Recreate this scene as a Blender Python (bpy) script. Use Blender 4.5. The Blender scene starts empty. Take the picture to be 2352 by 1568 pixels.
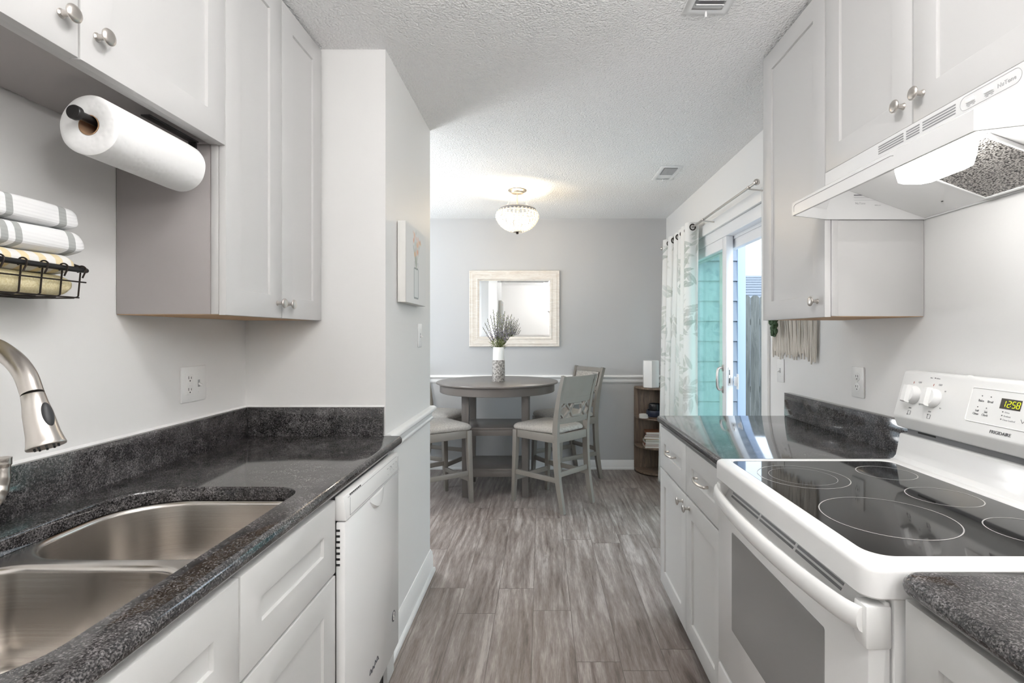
import bpy, bmesh, math, random
import numpy as np
from mathutils import Vector, Matrix
random.seed(7)
SC = bpy.context.scene
COL = SC.collection
PI = math.pi

# ------------------------------------------------------------------ camera
FPX = 1180.0                      # focal length in pixels of the 2352 px wide frame
H = 1.313                         # camera height
cd = bpy.data.cameras.new('camera')
cam = bpy.data.objects.new('camera', cd); COL.objects.link(cam)
cam.location = (0, 0, H); cam.rotation_euler = (PI/2, 0, 0)
cd.sensor_fit = 'HORIZONTAL'; cd.sensor_width = 36.0
cd.lens = FPX/2352*36.0
cd.shift_x = (1176-1243)/2352.0
cd.shift_y = (766-784)/2352.0
cd.clip_start = 0.02; cd.clip_end = 200
SC.camera = cam

# ------------------------------------------------------------------ world and exposure
vs = SC.view_settings
vs.view_transform = 'Standard'; vs.look = 'None'; vs.gamma = 1.0; vs.exposure = 0.92
try: vs.use_curve_mapping = False
except Exception: pass
W = bpy.data.worlds.new('overcast_sky'); SC.world = W; W.use_nodes = True
bg = W.node_tree.nodes['Background']
bg.inputs[0].default_value = (0.74, 0.87, 1.0, 1); bg.inputs[1].default_value = 2.3
KITCHEN_LIGHT = 29.0              # emission of the kitchen ceiling light's diffuser
REAR_FILL = 165.0  # emission of the added uplight behind the view
DINING_BULB = 150.0
HOOD_LAMP = 9.0
SIDE_FILL = 42.0  # emission of the added uplight left of the dining table
LANTERN_FILL = 11.0  # emission of the added lantern behind the stub wall

CEIL = 2.43

# ------------------------------------------------------------------ materials
def nt(name):
    m = bpy.data.materials.new(name); m.use_nodes = True
    return m, m.node_tree, m.node_tree.nodes['Principled BSDF']
def N(t, kind, **kw):
    n = t.nodes.new(kind)
    for k, v in kw.items():
        if hasattr(n, k): setattr(n, k, v)
    return n
def setin(n, **kw):
    for k, v in kw.items(): n.inputs[k].default_value = v
def srgb(r, g, b):
    f = lambda c: (c/255/12.92) if c/255 <= .04045 else ((c/255+.055)/1.055)**2.4
    return (f(r), f(g), f(b), 1)
def plain(name, col, rough=.5, metal=0.0, spec=.5, coat=0.0, bump=0, bscale=200, var=0.0):
    m, t, p = nt(name)
    p.inputs['Base Color'].default_value = col
    p.inputs['Roughness'].default_value = rough
    p.inputs['Metallic'].default_value = metal
    p.inputs['Specular IOR Level'].default_value = spec
    p.inputs['Coat Weight'].default_value = coat
    tc = N(t, 'ShaderNodeTexCoord')
    if var:
        no = N(t, 'ShaderNodeTexNoise'); setin(no, Scale=6.0, Detail=4.0)
        t.links.new(tc.outputs['Object'], no.inputs['Vector'])
        mx = N(t, 'ShaderNodeMix', data_type='RGBA')
        mx.inputs[6].default_value = tuple(c*(1-var) for c in col[:3])+(1,)
        mx.inputs[7].default_value = tuple(min(1, c*(1+var)) for c in col[:3])+(1,)
        t.links.new(no.outputs['Fac'], mx.inputs[0]); t.links.new(mx.outputs[2], p.inputs['Base Color'])
    if bump:
        no = N(t, 'ShaderNodeTexNoise'); setin(no, Scale=bscale, Detail=3.0)
        t.links.new(tc.outputs['Object'], no.inputs['Vector'])
        b = N(t, 'ShaderNodeBump'); setin(b, Strength=bump, Distance=.002)
        t.links.new(no.outputs['Fac'], b.inputs['Height']); t.links.new(b.outputs[0], p.inputs['Normal'])
    return m
def ramp(t, stops):
    r = N(t, 'ShaderNodeValToRGB'); e = r.color_ramp.elements
    e[0].position, e[0].color = stops[0]; e[1].position, e[1].color = stops[-1]
    for s in stops[1:-1]:
        k = e.new(s[0]); k.color = s[1]
    return r
def math_(t, op, a, b=None):
    n = N(t, 'ShaderNodeMath', operation=op)
    for i, v in enumerate((a, b)):
        if v is None: continue
        if isinstance(v, (int, float)): n.inputs[i].default_value = v
        else: t.links.new(v, n.inputs[i])
    return n.outputs[0]

M = {}
M['wall'] = plain('white wall paint', (.80, .795, .785, 1), .55, bump=.12, bscale=90)
M['wall_grey'] = plain('grey wall paint', (.50, .505, .51, 1), .6, bump=.1, bscale=90)
M['trim'] = plain('white trim paint', (.84, .84, .835, 1), .35)
M['cab'] = plain('light grey cabinet paint', (.56, .555, .55, 1), .38)
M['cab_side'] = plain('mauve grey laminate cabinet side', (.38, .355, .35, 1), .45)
M['cab_white'] = plain('pale grey base cabinet paint', (.62, .62, .61, 1), .38)
M['maple'] = plain('raw maple plywood', (.62, .38, .19, 1), .55, var=.12)
M['white_enamel'] = plain('white appliance enamel', (.84, .84, .835, 1), .18)
M['hood_enamel'] = plain('white hood enamel', (.72, .72, .72, 1), .25)
M['white_plastic'] = plain('white plastic', (.84, .84, .83, 1), .3)
M['nickel'] = plain('brushed nickel', (.62, .585, .55, 1), .3, 1.0)
M['black_metal'] = plain('black metal', (.012, .011, .011, 1), .4)
M['bronze'] = plain('dark wire', (.03, .022, .018, 1), .4, .6)
M['dark'] = plain('dark gap', (.02, .02, .02, 1), .6)
M['grey_plastic'] = plain('grey recess paint', (.25, .25, .26, 1), .4)
M['ink'] = plain('grey printed ink', (.10, .10, .11, 1), .6)
M['ink_soft'] = plain('faint printed ink', (.42, .42, .43, 1), .6)
M['red_ink'] = plain('red printed mark', (.5, .1, .07, 1), .6)
M['card'] = plain('brown cardboard', (.36, .22, .13, 1), .8)
M['rubber'] = plain('dark grey rubber', (.03, .032, .035, 1), .45)
M['table'] = plain('grey stained table wood', (.140, .125, .114, 1), .3, var=.15)
M['chair'] = plain('weathered grey chair wood', (.235, .215, .19, 1), .38, var=.16)
M['leaf'] = plain('green succulent leaf', (.05, .10, .045, 1), .5, var=.3)
M['stem'] = plain('olive lavender stem', (.22, .25, .10, 1), .6)
M['lav'] = plain('faded lavender buds', (.23, .205, .255, 1), .7, var=.35)
M['bead_frame'] = plain('brushed pale nickel', (.62, .56, .47, 1), .3, 1.0)
M['ceramic'] = plain('glossy white ceramic', (.82, .81, .79, 1), .12)
M['navy'] = plain('navy glazed ceramic', (.018, .024, .05, 1), .3)
M['blackpot'] = plain('black ceramic', (.012, .013, .016, 1), .25)
M['clay'] = plain('unglazed clay', (.55, .36, .26, 1), .7)
M['paper_white'] = plain('paper', (.78, .77, .74, 1), .8)
M['rope'] = plain('cotton cord', (.70, .655, .59, 1), .9, bump=.4, bscale=400)
M['concrete'] = plain('patio concrete', (.42, .42, .41, 1), .9, bump=.3, bscale=40, var=.15)
M['white_vinyl'] = plain('white vinyl', (.82, .83, .85, 1), .3)
M['post'] = plain('pale trim post', (.36, .43, .58, 1), .5)
M['shrub'] = plain('shrub foliage', (.08, .16, .03, 1), .7, var=.5)
M['bark'] = plain('bark', (.12, .09, .06, 1), .9)

# popcorn ceiling
m, t, p = nt('white popcorn ceiling'); M['ceiling'] = m
setin(p, **{'Base Color': (.91, .91, .905, 1), 'Roughness': .9})
tc = N(t, 'ShaderNodeTexCoord')
v = N(t, 'ShaderNodeTexVoronoi', feature='SMOOTH_F1'); setin(v, Scale=110.0)
no = N(t, 'ShaderNodeTexNoise'); setin(no, Scale=160.0, Detail=3.0)
t.links.new(tc.outputs['Object'], v.inputs['Vector']); t.links.new(tc.outputs['Object'], no.inputs['Vector'])
s = math_(t, 'SUBTRACT', no.outputs['Fac'], v.outputs['Distance'])
b = N(t, 'ShaderNodeBump'); setin(b, Strength=.8, Distance=.008)
t.links.new(s, b.inputs['Height']); t.links.new(b.outputs[0], p.inputs['Normal'])

# granite
def granite(name, mul=1.0):
    m, t, p = nt(name)
    tc = N(t, 'ShaderNodeTexCoord')
    a = N(t, 'ShaderNodeTexNoise'); setin(a, Scale=290.0, Detail=6.0, Roughness=.7)
    c = N(t, 'ShaderNodeTexNoise'); setin(c, Scale=18.0, Detail=5.0, Roughness=.65)
    d = N(t, 'ShaderNodeTexVoronoi'); setin(d, Scale=420.0)
    for q in (a, c, d): t.links.new(tc.outputs['Object'], q.inputs['Vector'])
    s = math_(t, 'ADD', math_(t, 'MULTIPLY', a.outputs['Fac'], .72), math_(t, 'MULTIPLY', c.outputs['Fac'], .36))
    sep = N(t, 'ShaderNodeSeparateColor'); t.links.new(d.outputs['Color'], sep.inputs[0])
    s = math_(t, 'ADD', s, math_(t, 'MULTIPLY', math_(t, 'SUBTRACT', sep.outputs[0], .5), .16))
    k = lambda r, g, b: (r*mul, g*mul, b*mul, 1)
    r = ramp(t, [(.40, k(.006, .006, .007)), (.50, k(.022, .021, .022)), (.57, k(.06, .056, .056)), (.64, k(.12, .113, .115)), (.72, k(.20, .19, .19))])
    t.links.new(s, r.inputs[0]); t.links.new(r.outputs[0], p.inputs['Base Color'])
    setin(p, Roughness=.07); p.inputs['Specular IOR Level'].default_value = .75
    return m
M['granite'] = granite('dark speckled granite', 1.1)

# brushed steel
m, t, p = nt('brushed stainless steel'); M['steel'] = m
tc = N(t, 'ShaderNodeTexCoord'); mp = N(t, 'ShaderNodeMapping'); mp.inputs['Scale'].default_value = (4, 4, 900)
no = N(t, 'ShaderNodeTexNoise'); setin(no, Scale=1.0, Detail=3.0)
t.links.new(tc.outputs['Object'], mp.inputs[0]); t.links.new(mp.outputs[0], no.inputs['Vector'])
r = ramp(t, [(.3, (.60, .565, .53, 1)), (.7, (.72, .69, .66, 1))]); t.links.new(no.outputs['Fac'], r.inputs[0])
t.links.new(r.outputs[0], p.inputs['Base Color']); setin(p, Metallic=1.0, Roughness=.24, Anisotropic=.5)

# vinyl plank floor: planks run along Y, 0.178 m wide
m, t, p = nt('grey wood plank floor'); M['floor'] = m
tc = N(t, 'ShaderNodeTexCoord'); sx = N(t, 'ShaderNodeSeparateXYZ'); t.links.new(tc.outputs['Object'], sx.inputs[0])
PW, PL = .178, 1.22
u = math_(t, 'DIVIDE', math_(t, 'ADD', sx.outputs[0], .038+PW*20), PW)
row = math_(t, 'FLOOR', u); fu = math_(t, 'FRACT', u)
wn = N(t, 'ShaderNodeTexWhiteNoise', noise_dimensions='1D'); t.links.new(row, wn.inputs['W'])
vv = math_(t, 'ADD', math_(t, 'DIVIDE', math_(t, 'ADD', sx.outputs[1], 12.2), PL), wn.outputs['Value'])
pl = math_(t, 'FLOOR', vv); fv = math_(t, 'FRACT', vv)
cb = N(t, 'ShaderNodeCombineXYZ'); t.links.new(row, cb.inputs[0]); t.links.new(pl, cb.inputs[1])
wn2 = N(t, 'ShaderNodeTexWhiteNoise', noise_dimensions='2D'); t.links.new(cb.outputs[0], wn2.inputs['Vector'])
pv = wn2.outputs['Value']
g = N(t, 'ShaderNodeCombineXYZ')
t.links.new(math_(t, 'MULTIPLY', sx.outputs[0], 1.0), g.inputs[0])
t.links.new(math_(t, 'MULTIPLY', sx.outputs[1], .085), g.inputs[1])
t.links.new(math_(t, 'MULTIPLY', pv, 37.0), g.inputs[2])
n1 = N(t, 'ShaderNodeTexNoise'); setin(n1, Scale=24.0, Detail=6.0, Roughness=.62, Distortion=.9); t.links.new(g.outputs[0], n1.inputs['Vector'])
n2 = N(t, 'ShaderNodeTexNoise'); setin(n2, Scale=190.0, Detail=4.0, Roughness=.7); t.links.new(g.outputs[0], n2.inputs['Vector'])
g3 = N(t, 'ShaderNodeCombineXYZ')
t.links.new(sx.outputs[0], g3.inputs[0]); t.links.new(math_(t, 'MULTIPLY', sx.outputs[1], .35), g3.inputs[1]); t.links.new(math_(t, 'MULTIPLY', pv, 91.0), g3.inputs[2])
n3 = N(t, 'ShaderNodeTexNoise'); setin(n3, Scale=7.0, Detail=3.0); t.links.new(g3.outputs[0], n3.inputs['Vector'])
wv = N(t, 'ShaderNodeTexWave', wave_type='BANDS', bands_direction='X'); setin(wv, Scale=7.0, Distortion=9.0, Detail=2.0)
wv.inputs['Detail Scale'].default_value = 1.2
g4 = N(t, 'ShaderNodeCombineXYZ')
t.links.new(sx.outputs[0], g4.inputs[0]); t.links.new(math_(t, 'MULTIPLY', sx.outputs[1], .22), g4.inputs[1]); t.links.new(math_(t, 'MULTIPLY', pv, 53.0), g4.inputs[2])
t.links.new(g4.outputs[0], wv.inputs['Vector'])
s = math_(t, 'ADD', math_(t, 'MULTIPLY', n1.outputs['Fac'], .62), math_(t, 'MULTIPLY', n2.outputs['Fac'], .42))
s = math_(t, 'ADD', s, math_(t, 'MULTIPLY', n3.outputs['Fac'], .38))
s = math_(t, 'ADD', s, math_(t, 'MULTIPLY', wv.outputs['Fac'], .07))
s = math_(t, 'ADD', s, math_(t, 'MULTIPLY', pv, .045))
r = ramp(t, [(.52, (.095, .074, .064, 1)), (.66, (.190, .156, .139, 1)), (.79, (.280, .238, .219, 1)), (.95, (.45, .405, .38, 1))])
t.links.new(s, r.inputs[0])
e1 = math_(t, 'LESS_THAN', math_(t, 'ABSOLUTE', math_(t, 'SUBTRACT', fu, .5)), .4945)
e2 = math_(t, 'LESS_THAN', math_(t, 'ABSOLUTE', math_(t, 'SUBTRACT', fv, .5)), .4988)
ee = math_(t, 'MULTIPLY', e1, e2)
mx = N(t, 'ShaderNodeMix', data_type='RGBA'); mx.inputs[6].default_value = (.10, .082, .073, 1)
t.links.new(ee, mx.inputs[0]); t.links.new(r.outputs[0], mx.inputs[7]); t.links.new(mx.outputs[2], p.inputs['Base Color'])
rr = math_(t, 'ADD', math_(t, 'MULTIPLY', n2.outputs['Fac'], .25), .26); t.links.new(rr, p.inputs['Roughness'])
b = N(t, 'ShaderNodeBump'); setin(b, Strength=.25, Distance=.0015)
t.links.new(math_(t, 'MULTIPLY', s, ee), b.inputs['Height']); t.links.new(b.outputs[0], p.inputs['Normal'])

# cooktop glass
M['cooktop'] = plain('black ceramic glass', (.006, .0055, .005, 1), .05, spec=.55)
M['ring'] = plain('pale ring print', (.45, .44, .43, 1), .3)
# tinted thin glass
def thin_glass(name, tint, rough=0.0):
    m = bpy.data.materials.new(name); m.use_nodes = True; t = m.node_tree; t.nodes.clear()
    o = N(t, 'ShaderNodeOutputMaterial'); tr = N(t, 'ShaderNodeBsdfTransparent'); gl = N(t, 'ShaderNodeBsdfGlossy')
    tr.inputs[0].default_value = tint; gl.inputs['Roughness'].default_value = rough
    fr = N(t, 'ShaderNodeFresnel'); ge = N(t, 'ShaderNodeNewGeometry'); t.links.new(math_(t, 'SUBTRACT', 1.5, math_(t, 'MULTIPLY', ge.outputs['Backfacing'], 1.5-1/1.5)), fr.inputs[0])
    mx = N(t, 'ShaderNodeMixShader'); t.links.new(fr.outputs[0], mx.inputs[0]); t.links.new(tr.outputs[0], mx.inputs[1]); t.links.new(gl.outputs[0], mx.inputs[2])
    t.links.new(mx.outputs[0], o.inputs[0]); return m
M['teal_glass'] = thin_glass('teal tinted door glass', (.885, .985, .95, 1))
M['clear_glass'] = thin_glass('clear window glass', (.98, .985, .98, 1))
m, t, p = nt('oven window glass'); M['oven_glass'] = m
setin(p, **{'Base Color': (.26, .26, .26, 1), 'Roughness': .10}); p.inputs['Specular IOR Level'].default_value = .8
M['mirror'] = plain('mirror silver', (.88, .89, .89, 1), .01, 1.0)
def emis(name, col, strength):
    m = bpy.data.materials.new(name); m.use_nodes = True; t = m.node_tree; t.nodes.clear()
    o = N(t, 'ShaderNodeOutputMaterial'); e = N(t, 'ShaderNodeEmission'); e.inputs[0].default_value = col; e.inputs[1].default_value = strength
    t.links.new(e.outputs[0], o.inputs[0]); return m
M['lamp_kitchen'] = emis('lit diffuser', (1, .985, .97, 1), KITCHEN_LIGHT)
M['fill_rear'] = emis('added rear fill emitter', (1, .985, .975, 1), REAR_FILL)
M['fill_side'] = emis('added dining fill emitter', (.94, .97, 1, 1), SIDE_FILL)
M['fill_lantern'] = emis('added lantern fill emitter', (.97, .985, 1, 1), LANTERN_FILL)
M['bulb'] = emis('warm lit bulb', (1, .80, .55, 1), DINING_BULB)
M['hood_lens'] = emis('lit hood lens', (1, .985, .96, 1), HOOD_LAMP)
M['digits'] = emis('yellow green display digits', (.72, .85, .02, 1), 1.2)
M['display'] = plain('brown display window', (.045, .035, .022, 1), .15)
# translucent bead
m, t, p = nt('white glass bead'); M['bead'] = m
setin(p, **{'Base Color': (.93, .90, .84, 1), 'Roughness': .15}); p.inputs['Transmission Weight'].default_value = .35; p.inputs['IOR'].default_value = 1.3
# paper towel, fabrics
def fabric(name, cols, scale=300, stretch=(1, 1, 1), bump=.4, rough=.9):
    m, t, p = nt(name)
    tc = N(t, 'ShaderNodeTexCoord'); mp = N(t, 'ShaderNodeMapping'); mp.inputs['Scale'].default_value = stretch
    no = N(t, 'ShaderNodeTexNoise'); setin(no, Scale=scale, Detail=4.0, Roughness=.7)
    t.links.new(tc.outputs['Object'], mp.inputs[0]); t.links.new(mp.outputs[0], no.inputs['Vector'])
    r = ramp(t, [(.35, cols[0]), (.65, cols[1])]); t.links.new(no.outputs['Fac'], r.inputs[0]); t.links.new(r.outputs[0], p.inputs['Base Color'])
    b = N(t, 'ShaderNodeBump'); setin(b, Strength=bump, Distance=.0015); t.links.new(no.outputs['Fac'], b.inputs['Height']); t.links.new(b.outputs[0], p.inputs['Normal'])
    setin(p, Roughness=rough); return m
M['cushion'] = fabric('beige grey woven seat fabric', ((.30, .28, .255, 1), (.50, .47, .43, 1)), 60, (1, 5, 1))
M['papertowel'] = None
m, t, p = nt('quilted white paper'); M['papertowel'] = m
setin(p, **{'Base Color': (.86, .86, .855, 1), 'Roughness': .9})
tc = N(t, 'ShaderNodeTexCoord'); vo = N(t, 'ShaderNodeTexVoronoi', feature='SMOOTH_F1'); setin(vo, Scale=95.0)
t.links.new(tc.outputs['Object'], vo.inputs['Vector']); b = N(t, 'ShaderNodeBump'); setin(b, Strength=.35, Distance=.003)
t.links.new(vo.outputs['Distance'], b.inputs['Height']); t.links.new(b.outputs[0], p.inputs['Normal'])
def stripes(name, base, stripe, bands, rib=True, wob=0.0):
    """bands along object Y: list of (y0, y1) that take the stripe colour"""
    m, t, p = nt(name)
    tc = N(t, 'ShaderNodeTexCoord'); sx = N(t, 'ShaderNodeSeparateXYZ'); t.links.new(tc.outputs['Object'], sx.inputs[0])
    acc = None
    for a, b_ in bands:
        q = math_(t, 'LESS_THAN', math_(t, 'ABSOLUTE', math_(t, 'SUBTRACT', sx.outputs[1], (a+b_)/2)), (b_-a)/2)
        acc = q if acc is None else math_(t, 'MAXIMUM', acc, q)
    mx = N(t, 'ShaderNodeMix', data_type='RGBA'); mx.inputs[6].default_value = base; mx.inputs[7].default_value = stripe
    t.links.new(acc, mx.inputs[0]); t.links.new(mx.outputs[2], p.inputs['Base Color'])
    wv = N(t, 'ShaderNodeTexWave', wave_type='BANDS', bands_direction='DIAGONAL'); setin(wv, Scale=95.0)
    mp = N(t, 'ShaderNodeMapping'); mp.inputs['Scale'].default_value = (1, 0.02, 1)
    t.links.new(tc.outputs['Object'], mp.inputs[0]); t.links.new(mp.outputs[0], wv.inputs['Vector'])
    b = N(t, 'ShaderNodeBump'); setin(b, Strength=.3, Distance=.001); t.links.new(wv.outputs['Fac'], b.inputs['Height']); t.links.new(b.outputs[0], p.inputs['Normal'])
    setin(p, Roughness=.95); return m
M['yellow_weave'] = fabric('pale yellow honeycomb cotton', ((.62, .52, .27, 1), (.80, .73, .50, 1)), 260)
# woods
def wood(name, c0, c1, stretch, scale=14):
    m, t, p = nt(name)
    tc = N(t, 'ShaderNodeTexCoord'); mp = N(t, 'ShaderNodeMapping'); mp.inputs['Scale'].default_value = stretch
    no = N(t, 'ShaderNodeTexNoise'); setin(no, Scale=scale, Detail=6.0, Roughness=.65, Distortion=1.2)
    t.links.new(tc.outputs['Object'], mp.inputs[0]); t.links.new(mp.outputs[0], no.inputs['Vector'])
    r = ramp(t, [(.32, c0), (.68, c1)]); t.links.new(no.outputs['Fac'], r.inputs[0]); t.links.new(r.outputs[0], p.inputs['Base Color'])
    setin(p, Roughness=.55); return m
M['shelf_wood'] = wood('brown grey shelf wood', (.10, .071, .052, 1), (.27, .195, .145, 1), (1, 1, .12), 26)
M['fence_wood'] = wood('weathered fence wood', (.07, .072, .066, 1), (.165, .165, .150, 1), (1, 1, .08), 24)
M['mirror_frame'] = wood('whitewashed ribbed frame', (.66, .60, .53, 1), (.82, .79, .74, 1), (1, 1, 6), 10)
M['siding'] = plain('blue grey lap siding', (.24, .27, .32, 1), .6, var=.05)
M['shingle'] = wood('blue grey roof shingle', (.06, .072, .09, 1), (.13, .15, .18, 1), (1, 4, 4), 16)
# vase texture
m, t, p = nt('speckled birch vase'); M['vase_speckle'] = m
tc = N(t, 'ShaderNodeTexCoord'); mp = N(t, 'ShaderNodeMapping'); mp.inputs['Scale'].default_value = (1, 1, .8)
no = N(t, 'ShaderNodeTexNoise'); setin(no, Scale=75.0, Detail=5.0, Roughness=.8)
t.links.new(tc.outputs['Object'], mp.inputs[0]); t.links.new(mp.outputs[0], no.inputs['Vector'])
r = ramp(t, [(.40, (.10, .09, .085, 1)), (.50, (.30, .28, .26, 1)), (.60, (.55, .52, .49, 1))]); t.links.new(no.outputs['Fac'], r.inputs[0])
t.links.new(r.outputs[0], p.inputs['Base Color']); setin(p, Roughness=.5)
# grease filter mesh
m, t, p = nt('aluminium grease mesh'); M['filter'] = m
tc = N(t, 'ShaderNodeTexCoord'); vo = N(t, 'ShaderNodeTexVoronoi'); setin(vo, Scale=230.0)
mp = N(t, 'ShaderNodeMapping'); mp.inputs['Scale'].default_value = (1.5, .8, 1.2)
t.links.new(tc.outputs['Object'], mp.inputs[0]); t.links.new(mp.outputs[0], vo.inputs['Vector'])
r = ramp(t, [(.15, (.72, .70, .67, 1)), (.55, (.30, .28, .26, 1)), (.75, (.015, .013, .012, 1))]); t.links.new(vo.outputs['Distance'], r.inputs[0])
t.links.new(r.outputs[0], p.inputs['Base Color']); setin(p, Metallic=.55, Roughness=.35)
b = N(t, 'ShaderNodeBump'); setin(b, Strength=.8, Distance=.003); b.invert = True
t.links.new(vo.outputs['Distance'], b.inputs['Height']); t.links.new(b.outputs[0], p.inputs['Normal'])
# vertex painted cloth / canvas
def vcol(name, rough=.9, translucent=0.0):
    m, t, p = nt(name)
    a = N(t, 'ShaderNodeAttribute'); a.attribute_name = 'pattern'
    t.links.new(a.outputs['Color'], p.inputs['Base Color']); setin(p, Roughness=rough)
    if translucent:
        o = t.nodes['Material Output']; tl = N(t, 'ShaderNodeBsdfTranslucent'); t.links.new(a.outputs['Color'], tl.inputs[0])
        mx = N(t, 'ShaderNodeMixShader'); mx.inputs[0].default_value = translucent
        t.links.new(p.outputs[0], mx.inputs[1]); t.links.new(tl.outputs[0], mx.inputs[2]); t.links.new(mx.outputs[0], o.inputs[0])
    return m
M['curtain'] = vcol('white leaf print cloth', .9, .12)
M['art'] = vcol('painted canvas', .8)

# ------------------------------------------------------------------ mesh helpers
ORG = {}
class MB:
    def __init__(s): s.bm = bmesh.new()
    def _add(s, vs, fs):
        v = [s.bm.verts.new(p) for p in vs]
        for f in fs:
            try: s.bm.faces.new([v[i] for i in f])
            except ValueError: pass
        return v
    def box(s, x0, x1, y0, y1, z0, z1, bev=0.0, seg=2):
        x0, x1 = sorted((x0, x1)); y0, y1 = sorted((y0, y1)); z0, z1 = sorted((z0, z1))
        v = s._add([(x0,y0,z0),(x1,y0,z0),(x1,y1,z0),(x0,y1,z0),(x0,y0,z1),(x1,y0,z1),(x1,y1,z1),(x0,y1,z1)],
                   [(3,2,1,0),(4,5,6,7),(0,1,5,4),(1,2,6,5),(2,3,7,6),(3,0,4,7)])
        if bev:
            es = list({e for q in v for e in q.link_edges})
            bmesh.ops.bevel(s.bm, geom=es, offset=bev, segments=seg, profile=.5, affect='EDGES', clamp_overlap=True)
        return s
    def prism(s, poly, axis, a, b, bev=0.0):
        """poly: 2D points; axis 'x' -> (y,z), 'y' -> (x,z), 'z' -> (x,y)"""
        f = {'x': lambda p, h: (h, p[0], p[1]), 'y': lambda p, h: (p[0], h, p[1]), 'z': lambda p, h: (p[0], p[1], h)}[axis]
        n = len(poly)
        v = s._add([f(p, a) for p in poly]+[f(p, b) for p in poly],
                   [tuple(range(n))[::-1], tuple(range(n, 2*n))]+[(i, (i+1) % n, n+(i+1) % n, n+i) for i in range(n)])
        bmesh.ops.recalc_face_normals(s.bm, faces=list({q for w in v for q in w.link_faces}))
        if bev:
            es = list({e for q in v for e in q.link_edges})
            bmesh.ops.bevel(s.bm, geom=es, offset=bev, segments=2, profile=.5, affect='EDGES', clamp_overlap=True)
        return s
    def beam(s, p0, p1, w0, d0, w1=None, d1=None, up=(0, 1, 0), bev=.003):
        """square bar from p0 to p1; w across, d along 'up'"""
        p0, p1 = Vector(p0), Vector(p1); w1 = w0 if w1 is None else w1; d1 = d0 if d1 is None else d1
        ax = (p1-p0).normalized(); u = Vector(up); u = (u-ax*u.dot(ax)).normalized(); r = ax.cross(u)
        vs = []
        for p_, w, d in ((p0, w0, d0), (p1, w1, d1)):
            for a, b in ((-1,-1),(1,-1),(1,1),(-1,1)): vs.append(p_+r*(a*w/2)+u*(b*d/2))
        v = s._add(vs, [(3,2,1,0),(4,5,6,7),(0,1,5,4),(1,2,6,5),(2,3,7,6),(3,0,4,7)])
        bmesh.ops.recalc_face_normals(s.bm, faces=list({q for w in v for q in w.link_faces}))
        if bev:
            es = list({e for q in v for e in q.link_edges})
            bmesh.ops.bevel(s.bm, geom=es, offset=bev, segments=2, profile=.5, affect='EDGES', clamp_overlap=True)
        return s
    def tube(s, pts, rad, seg=16, closed=False, cap=True, squash=1.0):
        pts = [Vector(p) for p in pts]; n = len(pts)
        if isinstance(rad, (int, float)): rad = [rad]*n
        T = []
        for i in range(n):
            a = pts[(i-1) % n] if (closed or i > 0) else pts[i]; b = pts[(i+1) % n] if (closed or i < n-1) else pts[i]
            T.append((b-a).normalized())
        r = Vector((0, 0, 1)) if abs(T[0].z) < .9 else Vector((1, 0, 0))
        r = (r-T[0]*r.dot(T[0])).normalized()
        rings = []
        for i in range(n):
            r = (r-T[i]*r.dot(T[i])).normalized(); q = T[i].cross(r)
            rings.append([s.bm.verts.new(pts[i]+(r*math.cos(2*PI*k/seg)+q*(squash*math.sin(2*PI*k/seg)))*rad[i]) for k in range(seg)])
        m_ = n if closed else n-1
        for i in range(m_):
            A, B = rings[i], rings[(i+1) % n]
            for k in range(seg):
                s.bm.faces.new((A[k], A[(k+1) % seg], B[(k+1) % seg], B[k]))
        if cap and not closed:
            s.bm.faces.new(rings[0][::-1]); s.bm.faces.new(rings[-1])
        return s
    def lathe(s, prof, origin=(0, 0, 0), axis=(0, 0, 1), seg=32):
        """prof: (radius, height) pairs along axis"""
        ax = Vector(axis).normalized(); r = Vector((1, 0, 0)) if abs(ax.x) < .9 else Vector((0, 1, 0))
        r = (r-ax*r.dot(ax)).normalized(); q = ax.cross(r); o = Vector(origin)
        rings = []
        for rad, h in prof:
            if rad < 1e-6: rings.append([s.bm.verts.new(o+ax*h)])
            else: rings.append([s.bm.verts.new(o+ax*h+(r*math.cos(2*PI*k/seg)+q*math.sin(2*PI*k/seg))*rad) for k in range(seg)])
        for A, B in zip(rings, rings[1:]):
            for k in range(seg):
                k2 = (k+1) % seg
                if len(A) == 1 and len(B) == 1: continue
                if len(A) == 1: s.bm.faces.new((A[0], B[k2], B[k]))
                elif len(B) == 1: s.bm.faces.new((A[k], A[k2], B[0]))
                else: s.bm.faces.new((A[k], A[k2], B[k2], B[k]))
        return s
    def loft(s, loops, cap0=True, cap1=True):
        R = [[s.bm.verts.new(p) for p in L] for L in loops]
        for A, B in zip(R, R[1:]):
            n = len(A)
            for k in range(n): s.bm.faces.new((A[k], A[(k+1) % n], B[(k+1) % n], B[k]))
        if cap0: s.bm.faces.new(R[0][::-1])
        if cap1: s.bm.faces.new(R[-1])
        return R
    def sphere(s, c, r, u=12, v=8, scale=(1, 1, 1)):
        mt = Matrix.Translation(c) @ Matrix.Diagonal((scale[0], scale[1], scale[2], 1))
        bmesh.ops.create_uvsphere(s.bm, u_segments=u, v_segments=v, radius=r, matrix=mt); return s
    def torus(s, c, R, r, seg=48, axis=(0, 0, 1), sub=8):
        ax = Vector(axis).normalized(); a = Vector((1, 0, 0)) if abs(ax.x) < .9 else Vector((0, 1, 0))
        a = (a-ax*a.dot(ax)).normalized(); b = ax.cross(a); c = Vector(c)
        return s.tube([c+(a*math.cos(2*PI*k/seg)+b*math.sin(2*PI*k/seg))*R for k in range(seg)], r, sub, closed=True)
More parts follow.
